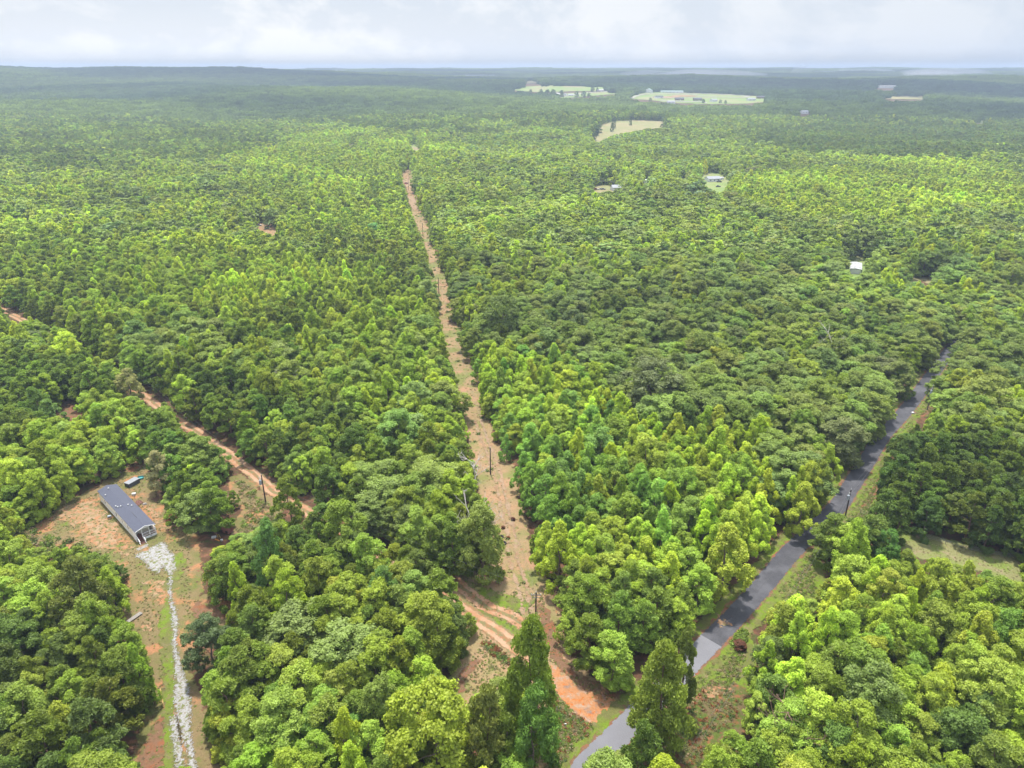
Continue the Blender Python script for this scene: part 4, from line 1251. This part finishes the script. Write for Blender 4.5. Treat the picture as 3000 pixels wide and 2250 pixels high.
# grey board platform left of the drive
bd = MB()
for i in range(3): bd.box((0, i * .3 - .3, .3), (3.0, .27, .06))
p0 = at(379, 1822); p1 = at(411, 1800); v_ = p1 - p0
be = empty('plank_bench', (p0 + p1) / 2, math.atan2(v_.y, v_.x)); tag(be, 'long grey plank bench lying at the wood edge west of the gravel driveway', 'bench')
bd.build('seat', M_oldw, be)
for sx in (-1.2, 1.2): MB().box((sx, 0, .14), (.12, .8, .27)).build('leg', M_oldw, be)
for i, (a, b, lb) in enumerate((((470, 2019), (474, 2042), 'short yellow timber, farther of two lying beside the gravel driveway'), ((475, 2044), (480, 2074), 'long yellow timber, nearer of two lying beside the gravel driveway'))):
    a = at(*a); b = at(*b); v_ = b - a
    tag(MB().box((0, 0, .12), (v_.length, .16, .16)).build('timber', M_lum, None, (a + b) / 2, math.atan2(v_.y, v_.x)), lb, 'timber')
tag(MB().box((0, 0, .1), (.9, .5, .18)).box((.1, 0, .2), (.6, .3, .1), rz=.4).build('firewood', M_lum, None, at(469, 2056), .3), 'short tan wood offcuts beside the yellow timbers', 'offcuts')
# tyres on the cleared strip
for i, (x, y, lb) in enumerate(((1468, 1575, 'black tyre half hidden by the trees on the cleared strip'), (1476, 1593, 'black tyre lying flat in the open on the cleared strip'))):
    tag(MB().torus((0, 0, .16), .52, .17).build('tyre', M_rub, None, at(x, y), 0), lb, 'tyre', 'old tyres on the cleared strip')
# white marker posts on the weedy bank, white crate by the road
for x, y, lb in ((1632, 2082, 'short white marker post on the weedy bank, farther from the road'), (1656, 2134, 'short white marker post on the weedy bank, nearer the road')):
    e = empty('marker_post', at(x, y), 0); tag(e, lb, 'marker post', 'white marker posts')
    MB().tube((0, 0, 0), (0, 0, .9), .05).build('post', M_porc, e); MB().box((0, 0, .95), (.32, .12, .3)).build('plate', M_porc, e)
crate(2673, 1212, (.9, .6, .5), M_porc, 'roadside_box', 'small white box standing on the far roadside verge', 'box', .6)
for x, y, t_, lb in ((1628, 1858, (1633, 1868), 'thin orange guy-wire guard at the wood edge, upper one'), (1634, 1872, (1640, 1884), 'thin orange guy-wire guard at the wood edge, lower one')):
    a = at(*t_); b = a + Vector((-.7, .9, 1.3))
    tag(MB().tube((0, 0, 0), b - a, .06).build('guy_guard', M_orange_p, None, a), lb, 'guy guard', 'orange guy-wire guards')

# ------------------------------------------------------------------ vehicles
def car(px, py, rot, col, label, kind='sedan', L_=4.5):
    g = G(px, py); e = empty('parked_car' if kind != 'atv' else 'utility_vehicle', g + Vector((0, 0, .05)), rot); tag(e, label, 'car' if kind != 'pickup' else 'pickup truck')
    p = M_carp[col]
    prof = [(-L_ / 2, .35), (L_ / 2, .35), (L_ / 2, .75), (L_ * .28, .95), (-L_ * .42, .98), (-L_ / 2, .85)]
    MB().prism([(x, -.88, z) for x, z in prof], (0, 1.76, 0)).build('body', p, e, bevel=.05)
    cab = [(-L_ * .36, .95), (L_ * .2, .95), (L_ * .06, 1.48), (-L_ * .26, 1.48)] if kind != 'pickup' else [(-L_ * .05, .95), (L_ * .27, .95), (L_ * .16, 1.6), (-L_ * .03, 1.6)]
    MB().prism([(x, -.78, z) for x, z in cab], (0, 1.56, 0)).build('cabin', M_glass, e)
    MB().box(((cab[2][0] + cab[3][0]) / 2, 0, cab[2][1] + .03), (cab[2][0] - cab[3][0], 1.5, .06)).build('roof', p, e)
    for sx in (-.31, .31):
        for sy in (-1, 1): MB().tube((L_ * sx, sy * .78, .33), (L_ * sx, sy * .95, .33), .33, n=14).build('wheel', M_rub, e)
car(1191, 539, 1.1, 'red', 'small red and white car parked on the far end of the cleared strip')
car(757, 662, .2, 'white', 'white car in the small red clearing deep in the woods')
car(2658, 812, -.35, 'blue', 'pale blue car parked under trees east of the long pale home')
car(2107, 534, .0, 'black', 'dark pickup on the lawn of the white hilltop house', 'pickup', 5.2)
car(2104, 548, .1, 'black', 'black car at the lower end of the white house lawn')
car(1746, 556, .1, 'red', 'red car in the row by the grey-roofed farmhouse')
car(1757, 556, .1, 'white', 'white car in the row by the grey-roofed farmhouse', 'pickup', 5.2)
car(1767, 556, .15, 'grey', 'grey car in the row nearest the grey-roofed farmhouse')
car(1908, 543, .2, 'blue', 'blue pickup beside the tall white shed in the woods', 'pickup', 5.2)

# ------------------------------------------------------------------ houses
def house(px, py, l, w_, h, rot, wall, rfm, label, name='farm_house', rise=.45, nwin=3, cat='house'):
    g = G(px, py); e = empty(name, g - Vector((0, 0, .3)), rot); tag(e, label, cat)
    MB().box((0, 0, h / 2 + .15), (l, w_, h + .3)).prism([(-l / 2 + .01, -w_ / 2, h + .3), (-l / 2 + .01, w_ / 2, h + .3), (-l / 2 + .01, 0, h + .25 + w_ * rise / 2)], (l - .02, 0, 0)).build('wall', wall, e)
    m = MB()
    for s in (-1, 1):
        ov = .4; top = h + .36 + w_ * rise / 2; lowz = h + .36 - ov * rise
        m.add([(-l / 2 - ov, 0, top), (l / 2 + ov, 0, top), (l / 2 + ov, s * (w_ / 2 + ov), lowz), (-l / 2 - ov, s * (w_ / 2 + ov), lowz),
               (-l / 2 - ov, 0, top + .15), (l / 2 + ov, 0, top + .15), (l / 2 + ov, s * (w_ / 2 + ov), lowz + .15), (-l / 2 - ov, s * (w_ / 2 + ov), lowz + .15)],
              [[0, 1, 2, 3], [7, 6, 5, 4], [0, 4, 5, 1], [1, 5, 6, 2], [2, 6, 7, 3], [3, 7, 4, 0]])
    m.build('roof', rfm, e)
    for i in range(nwin):
        for s in (-1, 1): MB().box((-l / 2 + l * (i + .6) / (nwin + .2), s * (w_ / 2 + .03), h * .55 + .3), (min(1.2, l / 8), .06, 1.1)).build('window', M_glass, e)
    MB().box((l * .12, -w_ / 2 - .03, 1.25), (1.0, .06, 2.0)).build('door', M_white, e)
    return e
hs = house(2505, 793, 15, 5.2, 2.6, 1.15, M_clap, M_wroof, 'long pale home with stained white roof on a small lawn in the oak woods', 'mobile_home', .12, 4)
house(2087, 531, 13, 8, 2.8, .25, M_clap, M_mroof, 'white house with grey roof standing on the open hilltop lawn')
house(2112, 527, 4, 3, 2.2, .1, M_clap, M_wroof, 'tiny white shed beside the hilltop house', 'garden_shed', .3, 1, 'shed')
house(1810, 557, 12, 8, 2.8, .2, M_clap, M_mroof, 'grey-roofed farmhouse half hidden by trees beside parked cars')
house(1893, 544, 5, 6, 4.6, .9, M_clap, M_white, 'tall narrow white shed rising among dark oaks', 'tall_shed', .35, 1, 'shed')
house(1440, 247, 16, 9, 3, .1, M_brick, M_darkroof, 'lone tan house on the far ridge west of the pasture', nwin=2)
for i, (x, y, l, rot, wl, rm, lb) in enumerate((
        (1633, 278, 12, .2, M_clap, M_wroof, 'white cottage at the west end of the far tree row'), (1655, 280, 12, 1.2, M_clap, M_mroof, 'gabled white cottage between dark trees by the far lane'), (1672, 281, 14, .1, M_clap, M_mroof, 'broad white house east of the gabled cottage'),
        (1758, 268, 18, .1, M_brick, M_wroof, 'low tan house below the ridge pasture'), (1790, 266, 20, -.1, M_clap, M_wroof, 'long white house west of the big barn'), (1814, 264, 16, .2, M_brick, M_wroof, 'brown house nearest the big barn on its west side'), (1697, 250, 9, .2, M_brick, M_darkroof, 'dark farmhouse at the upper edge of the far pasture'))):
    house(x, y, l, 9, 3.2, rot, wl, rm, lb, nwin=2)
for i, (x, y, l, rot, wl, rm, lb) in enumerate((
        (1930, 288, 20, .2, M_clap, M_darkroof, 'grey-roofed house at the west end of the estate lawn'), (1990, 294, 22, -.1, M_brick, M_darkroof, 'brown house in the middle of the estate by the lane'), (2043, 295, 20, .1, M_brick, M_darkroof, 'dark-roofed house just below the estate lane bend'),
        (2090, 298, 16, .5, M_clap, M_mroof, 'white gabled house among estate trees'), (2200, 295, 20, .3, M_clap, M_mroof, 'white house near the east end of the estate lawn'), (2228, 289, 20, -.2, M_brick, M_darkroof, 'tan house at the far east corner of the estate lawn'), (1965, 303, 18, .1, M_clap, M_mroof, 'pale house at the lower fringe of the estate'))):
    house(x, y, l, 10, 4.0, rot, wl, rm, lb, name='estate_house', nwin=2)
house(1900, 271, 34, 22, 6, 1.25, M_clap, M_green_r, 'large white barn with pale green roof on the far hillside', 'riding_barn', .4, 2, 'barn')
house(1968, 272, 62, 14, 4, -.03, M_clap, M_green_r, 'very long low stable with pale roof next to the big barn', 'stable', .25, 6, 'stable')
house(2597, 258, 50, 14, 7, 0, M_clap, M_wroof, 'isolated long white building in the eastern far woods', 'warehouse', .1, 4, 'warehouse')
house(2355, 333, 14, 9, 4, .2, M_clap, M_mroof, 'solitary white house in woods below the estate', nwin=2)
house(686, 223, 24, 10, 6, 0, M_clap, M_wroof, 'single white house high on the western ridge', nwin=2)
for nm, pl_ in (('lane', ((1850, 289), (1893, 277), (2010, 277), (2050, 281), (2110, 285), (2170, 287), (2190, 282), (2130, 278), (2010, 274), (1950, 272))),
                ('lane', ((1908, 283), (1960, 287), (2040, 287), (2100, 286))), ('lane', ((1935, 295), (1990, 298), (2060, 300), (2065, 303))), ('lane', ((1650, 284), (1680, 279), (1700, 275), (1820, 268)))):
    ribbon(nm, smooth_line(W(*pl_), 12), 8, M_farlane, 1.1, pad=0)
sheet('clay_plot', [(1968, 281), (2010, 280), (2040, 282), (2035, 284), (1975, 285)], M_clayp, 1.0, 8, 2)
sheet('clay_plot', [(1915, 284), (1960, 283), (1990, 286), (1960, 289), (1920, 288)], M_clayp, 1.0, 8, 2)

# ------------------------------------------------------------------ utility poles and wires
def upole(px, py, h, label, mat=M_pole, trans=False, arm=False, rot=0.0):
    g = G(px, py); e = empty('utility_pole', g, rot); tag(e, label, 'utility pole', 'utility poles')
    MB().tube((0, 0, -.2), (0, 0, h), .19, .13, 10).build('shaft', mat, e)
    if arm:
        a = MB().box((0, -.16, h - .5), (2.0, .12, .14)).box((0, -.16, h - 1.1), (1.2, .1, .12)).build('crossarm', M_polew, e)
        for x in (-.9, -.45, .9): MB().tube((x, -.16, h - .43), (x, -.16, h - .15), .09, .06).build('insulator', M_porc, a)
    MB().tube((0, 0, h), (0, 0, h + .32), .08, .05).build('insulator', M_porc, e)
    if trans:
        t_ = MB().tube((-.48, -.05, h - 2.6), (-.48, -.05, h - 1.45), .33, .33, 14); t_.tube((-.48, -.05, h - 1.45), (-.48, -.05, h - 1.3), .33, .2, 14)
        t_.box((-.2, 0, h - 2), (.3, .1, .1)); to = t_.build('transformer', M_steel, e)
        MB().tube((-.48, -.05, h - 1.3), (-.48, -.05, h - 1.0), .06, .04).build('bushing', M_porc, to)
        b_ = MB().box((-.35, -.1, h - .75), (.7, .08, .08)); b_.tube((-.7, -.1, h - .9), (-.62, -.1, h - .4), .06); b_.build('fuse_cutout', M_porc, e)
    return g + Vector((0, 0, h))
p1 = upole(1569, 1832, 8.1, 'dark pole with crossarms at the track junction above the tall pine', arm=True)
p2 = upole(1437, 1390, 8.2, 'bare dark pole halfway down the cleared strip')
p3 = upole(1286, 863, 8.4, 'thin dark pole at the narrow waist of the cleared strip')
p4 = upole(1239.5, 694, 9.0, 'dark pole just below the pale far part of the strip')
p5 = upole(1197.5, 557, 9.5, 'farthest dark pole beside the red car on the strip')
p6 = upole(779, 1474, 8.2, 'dark pole with pale transformer beside the dirt road', trans=True, rot=.3)
p7 = upole(2716, 1201, 8.5, 'pale weathered pole with transformer at the far end of the paved road', mat=M_polew, trans=True, rot=.5)
p8 = upole(2476, 1513, 7.6, 'pole with transformer on the verge above the bright roadside tree', mat=M_pole, trans=True, rot=.5)
p9 = upole(1739, 552, 9.5, 'distant pale pole in the woods by the grey-roofed farmhouse', mat=M_polew)
def wires(name, pts, label, offs=((0, 0, .2), ), sag=.7, r=.014):
    m = MB()
    for ox, oy, oz in offs:
        for a, b in zip(pts[:-1], pts[1:]):
            n = 8; prev = None
            for i in range(n + 1):
                t = i / n; q = Vector(a).lerp(Vector(b), t) + Vector((ox, oy, oz - sag * 4 * t * (1 - t)))
                if prev is not None: m.tube(prev, q, r, r, 4)
                prev = q
    tag(m.build(name, M_wire), label, 'power line', 'power lines')
pw = G(1160, 2225) + Vector((0, 0, 7.6))
wires('power_line', [p1, p2, p3, p4, p5], 'thin wire strung along the cleared strip poles', ((0, 0, .25), (0, 0, -.9)))
wires('power_line', [G(300, 1050) + Vector((0, 0, 7.5)), p6, p1], 'thin wires following the dirt road past the transformer pole', ((0, 0, .3), (0, 0, -1.2)))
wires('power_line', [p1, G(1085, 2230, 7.4)], 'pair of wires over the brown clearing below the junction', ((-.4, 0, -.2), (.4, 0, -.4), (.1, 0, -1.3)))
wires('power_line', [p7, p8, G(2330, 1720, 7.2), G(2080, 2110, 7.2), G(1950, 2300, 7.2)], 'wires running along the verge of the paved road', ((-.3, 0, .2), (.2, 0, -.8), (0, 0, -1.4)))
wires('power_line', [p9, G(1850, 560) + Vector((0, 0, 9))], 'faint wires beside the grey-roofed farmhouse', ((0, 0, 0), (0, 0, -1.2), (0, 0, -2)), r=.05)

# wire fence of the grass field
fp_ = smooth_line(W((2520, 1505), (2560, 1520), (2619, 1550), (2769, 1594), (2882, 1622), (3000, 1640), (3080, 1650)), 3.6)
fe = empty('wire_fence', (fp_[0][0], fp_[0][1], 0)); tag(fe, 'thin wire fence with low posts along the upper edge of the grass field', 'fence')
o0 = fp_[0]; wm = MB()
for i, q in enumerate(fp_):
    x, y = q - o0
    MB().tube((x, y, -.1), (x, y, 1.15), .06, .05, 6).build('post', M_polew, fe)
    if i:
        for z in (.4, .75, 1.1): wm.tube((xp, yp, z), (x, y, z), .012, .012, 4)
    xp, yp = x, y
wm.build('fence_wire', M_steel, fe)

# ------------------------------------------------------------------ dead and bare trees
def branchy(seed, h, r, n=7, reach=2.4):
    rg = np.random.default_rng(seed); segs = []
    p = Vector((0, 0, 0)); pts_ = [p]
    for i in range(6):
        p = p + Vector((rg.normal(0, .18), rg.normal(0, .18), h / 6)); pts_.append(p)
    for i in range(6): segs.append((pts_[i], pts_[i + 1], r * (1 - i / 6.5), r * (1 - (i + 1) / 6.5)))
    for k in range(n):
        f = .35 + .6 * k / n; i = min(int(f * 6), 5); a = pts_[i].lerp(pts_[i + 1], f * 6 - i); an = k * 2.4 + rg.uniform(-.5, .5); ln_ = reach * rg.uniform(.6, 1.2)
        b = a + Vector((math.cos(an) * ln_ * .6, math.sin(an) * ln_ * .6, ln_ * .5)); segs.append((a, b, r * .45, r * .25))
        for m in range(4):
            c = b + Vector((math.cos(an + rg.uniform(-1, 1)) * ln_ * .6, math.sin(an + rg.uniform(-1, 1)) * ln_ * .6, ln_ * rg.uniform(.1, .7))); segs.append((b, c, r * .25, r * .12))
            for q in range(3):
                d = c + Vector(rg.normal(0, .45, 3)) + Vector((0, 0, .35)); segs.append((c, d, r * .12, .012))
    return limb_mesh(segs, 5)
for i, (b, t_, s, lb) in enumerate((
        ((2425, 1075), (2440, 985), 1.7, 'big bare grey dead tree among dark oaks'), ((2215, 1190), (2205, 1135), 1.3, 'bare pale twiggy tree above the bright green gums'),
        ((835, 1170), (830, 1085), 1.3, 'dead grey pine snag above the pines of the dirt road'), ((1380, 1640), (1352, 1490), 1.4, 'pale lichened dead tree at the edge of the cleared strip'),
        ((1390, 1470), (1385, 1345), 1.0, 'thin bare dark snag beside the strip pole'), ((2285, 2240), (2270, 2060), 1.3, 'reddish bare dead pine above the dark gap'),
        ((1655, 775), (1645, 725), 1.7, 'whitish bare tree beside the red-leaved one'), ((1392, 605), (1390, 575), 2.0, 'grey bare crown east of the far strip'),
        ((2300, 1310), (2310, 1260), 1.4, 'pale half-dead tree in front of the rounded oaks'))):
    g = G(*b); a, dy, dz = ray(*t_); top = H + dz * g.y / dy
    v, q = branchy(60 + i, 10, .22, 8, 2.4 * s)
    k = max(top - g.z, 6) / 10
    e = empty('dead_tree', g, i * 1.3); tag(e, lb, 'dead tree', 'dead trees')
    c = link('trunk', np_mesh('trunk', v, q, mats=[M_pbark if i == 5 else M_dead], smooth=True), e); c.scale = (1.15, 1.15, k)

# ------------------------------------------------------------------ lone trees on the far pastures
LONE = [(1847, 368, 350), (1793, 386, 360), (1799, 376, 352), (1745, 398, 372), (1752, 390, 366), (1738, 412, 390), (1950, 376, 350), (1960, 380, 354), (1940, 378, 362), (1735, 270, 255), (1750, 268, 257), (1588, 254, 246), (1600, 254, 247), (1622, 253, 245), (1640, 253, 247),
        (1555, 272, 262), (1585, 282, 262), (1603, 283, 263), (1620, 284, 262), (1645, 284, 265), (1690, 284, 268), (1710, 285, 268), (1725, 285, 272), (2060, 302, 290), (2110, 302, 292), (2125, 303, 294), (1905, 296, 286)]
LW = ['lone dark tree in the middle of the hay field', 'tall slim tree at the west side of the hay field, nearer one', 'tall slim tree at the west side of the hay field, farther one', 'tree at the hay field corner, nearest its pale tip', 'tree just behind the hay field corner', 'small tree on the pale tip of the hay field', 'tallest tree at the east end of the hay field', 'tree beside the tallest at the east end of the hay field', 'low tree in the east part of the hay field',
      'big round tree at the east end of the far pasture', 'smaller tree next to the big round pasture tree', 'first tree of the pasture row from the west', 'second tree of the pasture row from the west', 'third tree of the pasture row from the west', 'easternmost tree of the pasture row',
      'small tree on the lower pasture edge, westernmost', 'tree at the west end of the dark clump below the pasture', 'second tree of the dark clump below the pasture', 'tallest tree of the dark clump below the pasture', 'tree between the white cottages', 'tree east of the broad white house', 'middle tree of the group east of the broad white house', 'easternmost tree of the group by the broad white house', 'tree west of the gabled estate house', 'tree east of the gabled estate house', 'small tree farthest east of the gabled estate house', 'tree beside the western estate house']
for i, ((x, yb, yt), lb) in enumerate(zip(LONE, LW)):
    g = G(x, yb); a, dy, dz = ray(x, yt); top = H + dz * g.y / dy; h = min(max(top - g.z, 7), 18)
    kd = 'leafy' if i % 3 else 'oak'; e = empty('broadleaf_tree', g, i * 1.7); rr = h * (.22 if i in (0, 1, 2, 6) else .42)
    for part, me in (('crown', near_crown[kd, i % NV]), ('trunk', near_trunk[kd, i % NV])):
        c = link(part, me, e); c.scale = (rr / RC, rr / RC, h / HC)
        if part == 'crown': c['tint'] = [.10, .16, .04]
    tag(e, lb, 'broadleaf tree', 'broadleaf trees of the woods')

# ------------------------------------------------------------------ low growth
tuft = []
for k in range(3):
    rg = np.random.default_rng(70 + k); c = rg.normal(0, 1, (46, 3)); c = unit(c) * rg.uniform(.3, 1, (46, 1)); c[:, 2] = np.abs(c[:, 2]) * .8
    v, q = leaves(c, c + [0, 0, .5], .30, rg, 1.7, .6); me = np_mesh('tuft', v, q, mats=[M_leaf]); tuft.append(bpy.data.objects.new('tuft_shape', me))
def scatter_poly(pl, n, smin, smax, tints, acc):
    pa = np.array([G(*p)[:2] for p in pl]); lo, hi = pa.min(0), pa.max(0); got = 0
    area_try = 0
    while got < n and area_try < 60:
        c = rng.uniform(lo, hi, (n * 3, 2)); c = c[seg_dist(c, pa) > 0]; area_try += 1
        d1 = line_dist(c, road_mid[::4]); d2 = line_dist(c, dirt_mid[::3]); d3 = line_dist(c, drive_mid[::3]); c = c[(d1 > 3.2) & (d2 > 2.2) & (d3 > 1.6)]
        for x, y in c[:n - got]:
            s = rng.uniform(smin, smax) ** 1.0; t = tints[int(rng.integers(0, len(tints)))]; b = math.exp(.2 * rng.normal())
            acc.append(((x, y, .02), int(rng.integers(0, 3)), rng.uniform(0, 6.28), (s, s, s * rng.uniform(.6, 1.1)), tuple(k * b for k in t)))
        got += len(c[:n - got])
STR = (.26, .20, .11); GR = (.14, .20, .03); DG = (.09, .14, .03); RU = (.20, .075, .03); OL = (.17, .17, .06)
acc = []
scatter_poly(STRIP, 1500, .12, .34, [STR, STR, OL, STR, OL], acc)
scatter_poly(STRIP, 90, .5, 1.1, [GR, OL, DG], acc)
scatter_poly(JUNC, 1800, .10, .32, [STR, OL, GR, OL], acc)
scatter_poly(YARD, 2200, .10, .32, [OL, STR, GR, STR], acc)
scatter_poly(SCRUB, 700, .3, 1.2, [GR, DG, OL, STR], acc)
scatter_poly([(110, 1560), (260, 1600), (330, 1640), (400, 1700), (360, 1760), (250, 1700), (120, 1640)], 120, .4, 1.3, [GR, DG, OL], acc)
scatter_poly([(1605, 2000), (1640, 2020), (1700, 2080), (1745, 2140), (1690, 2185), (1640, 2250), (1600, 2250), (1600, 2100)], 700, .2, .6, [DG, GR, RU, OL, STR], acc)
scatter_poly([(1412, 1880), (1440, 1888), (1490, 1928), (1495, 1952), (1440, 1917)], 90, .3, .7, [RU, DG, GR, RU], acc)
scatter_poly(BROWN, 500, .15, .5, [RU, OL, STR, DG], acc)
scatter_poly(ROADB, 800, .12, .5, [GR, GR, OL, STR], acc)
scatter_poly(ROADC, 900, .12, .45, [GR, GR, OL, STR], acc)
scatter_poly(FIELD, 400, .10, .25, [STR, OL], acc)
scatter_poly(DIRTG, 220, .2, .9, [GR, OL, STR], acc)
scatter_poly([(2140, 1850), (2185, 1830), (2180, 1880), (2150, 1900)], 60, .5, 1.1, [GR], acc)
gn_scatter('undergrowth', [a[0] for a in acc], [a[1] for a in acc], [a[2] for a in acc], [a[3] for a in acc], [a[4] for a in acc], tuft, 'weeds and dry grass tufts on the open ground', None)
# single shrubs
for x, y, s, ti, lb in ((512, 1528, 1.6, (.17, .05, .02), 'rusty red-brown shrub beside the grey-roofed home'), (2170, 1900, 1.2, (.13, .05, .025), 'rusty shrub on the verge of the paved road'), (1490, 1577, .4, (.2, .07, .02), 'small orange-brown shrub by the tyres on the strip'), (1475, 1548, .5, (.16, .07, .03), 'brown shrub above the tyres at the strip edge'), (1504, 1524, .55, (.11, .035, .02), 'dark red shrub on the east side of the strip')):
    e = empty('shrub', G(x, y)); tag(e, lb, 'shrub', 'rusty shrubs')
    c = link('foliage', near_crown['leafy', 1], e); c.scale = (s / RC, s / RC, s * 1.3 / HC); c['tint'] = list(ti)

# ------------------------------------------------------------------ broken cloud added out of view to shade the far country
def cloud(name, blobs, z, label):
    m = MB(); V = []; Q = []; n = 0
    for bx, by, rx_, ry_ in blobs:
        nu, nv = 40, 16
        u = np.linspace(0, 2 * math.pi, nu, endpoint=False); vv = np.linspace(-1.4, 1.4, nv)
        U, Vv = np.meshgrid(u, vv)
        wob = 1 + .16 * np.sin(3 * U + bx) + .10 * np.sin(7 * U + by) + .06 * np.sin(13 * U + bx + 5 * Vv)
        X = bx + rx_ * np.cos(U) * np.cos(Vv) * wob; Y = by + ry_ * np.sin(U) * np.cos(Vv) * wob; Z = z + 110 * np.sin(Vv) * (1 + .3 * np.sin(5 * U + 3 * Vv))
        V.append(np.stack([X, Y, Z], -1).reshape(-1, 3))
        i, j = np.meshgrid(np.arange(nv - 1), np.arange(nu), indexing='ij'); a = (i * nu + j).ravel(); b = (i * nu + (j + 1) % nu).ravel()
        Q.append(np.stack([a, b, b + nu, a + nu], -1) + n); n += nu * nv
    mm, N, L = mat_new('cloud'); o = N('ShaderNodeOutputMaterial'); d = N('ShaderNodeBsdfDiffuse'); d.inputs['Color'].default_value = (.8, .8, .82, 1)
    tr = N('ShaderNodeBsdfTransparent'); lw = N('ShaderNodeLayerWeight'); lw.inputs['Blend'].default_value = .5; tl = N('ShaderNodeBsdfTranslucent'); tl.inputs['Color'].default_value = (.8, .8, .82, 1)
    m0 = N('ShaderNodeMixShader'); m0.inputs['Fac'].default_value = .5; L(d.outputs[0], m0.inputs[1]); L(tl.outputs[0], m0.inputs[2])
    ms = N('ShaderNodeMixShader'); ms.inputs['Fac'].default_value = .45; L(m0.outputs[0], ms.inputs[2]); L(tr.outputs[0], ms.inputs[1]); L(ms.outputs[0], o.inputs[0])
    tag(link(name, np_mesh(name, np.concatenate(V), np.concatenate(Q), mats=[mm], smooth=True)), label, None, None, 'stuff')
CZ = 780; k_ = CZ / math.tan(SUN_EL); ox, oy = k_ * math.sin(SUN_AZ), k_ * math.cos(SUN_AZ)
cloud('shade_clouds', [(ox - 1900, oy + 3000, 1500, 850), (ox + 200, oy + 3300, 1600, 800), (ox + 2300, oy + 3100, 1500, 900), (ox + 1050, oy + 1500, 620, 150), (ox + 1500, oy + 2150, 600, 170), (ox - 1500, oy + 1760, 500, 130), (ox - 300, oy + 1650, 420, 90), (ox + 0, oy + 5200, 4200, 900), (ox + 700, oy + 2480, 700, 130)], CZ, 'broken cloud added out of view to shade the far woods')


# ------------------------------------------------------------------ haze
hb = MB().box((0, 7000, 64), (26000, 17000, 178))
hm, N, L = mat_new('haze')
o = N('ShaderNodeOutputMaterial'); pv = N('ShaderNodeVolumePrincipled')
pv.inputs['Color'].default_value = (.58, .71, .93, 1); pv.inputs['Density'].default_value = 1.7e-4; pv.inputs['Anisotropy'].default_value = .2
L(pv.outputs[0], o.inputs['Volume'])
tag(hb.build('haze', hm), 'thin pale blue haze over the woods', None, None, 'stuff')

# low wisps of mist in the valley before the last ridge
V = []; Q = []; n = 0
wisp = np.random.default_rng(5)
for i in range(26):
    yy = wisp.uniform(4200, 6300); xx = wisp.uniform(-.62, .62) * yy; rx_ = wisp.uniform(120, 520); rz_ = wisp.uniform(12, 34); zz = 40 + rz_ * .9
    if i % 3 == 0: rx_ = wisp.uniform(30, 90); rz_ = wisp.uniform(38, 60); zz = 70
    nu, nv = 20, 10
    U, Vv = np.meshgrid(np.linspace(0, 2 * math.pi, nu, endpoint=False), np.linspace(-1.5, 1.5, nv))
    wob = 1 + .18 * np.sin(3 * U + i) + .12 * np.sin(5 * Vv + 2 * U + i)
    V.append(np.stack([xx + rx_ * np.cos(U) * np.cos(Vv) * wob, yy + rx_ * .7 * np.sin(U) * np.cos(Vv) * wob, zz + rz_ * np.sin(Vv)], -1).reshape(-1, 3))
    ii, jj = np.meshgrid(np.arange(nv - 1), np.arange(nu), indexing='ij'); a = (ii * nu + jj).ravel(); b = (ii * nu + (jj + 1) % nu).ravel()
    Q.append(np.stack([a, b, b + nu, a + nu], -1) + n); n += nu * nv
mm_, N, L = mat_new('mist')
o = N('ShaderNodeOutputMaterial'); pv = N('ShaderNodeVolumePrincipled'); pv.inputs['Color'].default_value = (.9, .93, .98, 1); pv.inputs['Density'].default_value = 3.2e-3
L(pv.outputs[0], o.inputs['Volume'])
tag(link('mist', np_mesh('mist', np.concatenate(V), np.concatenate(Q), mats=[mm_], smooth=True)), 'pale mist wisps in the far valley', None, None, 'stuff')
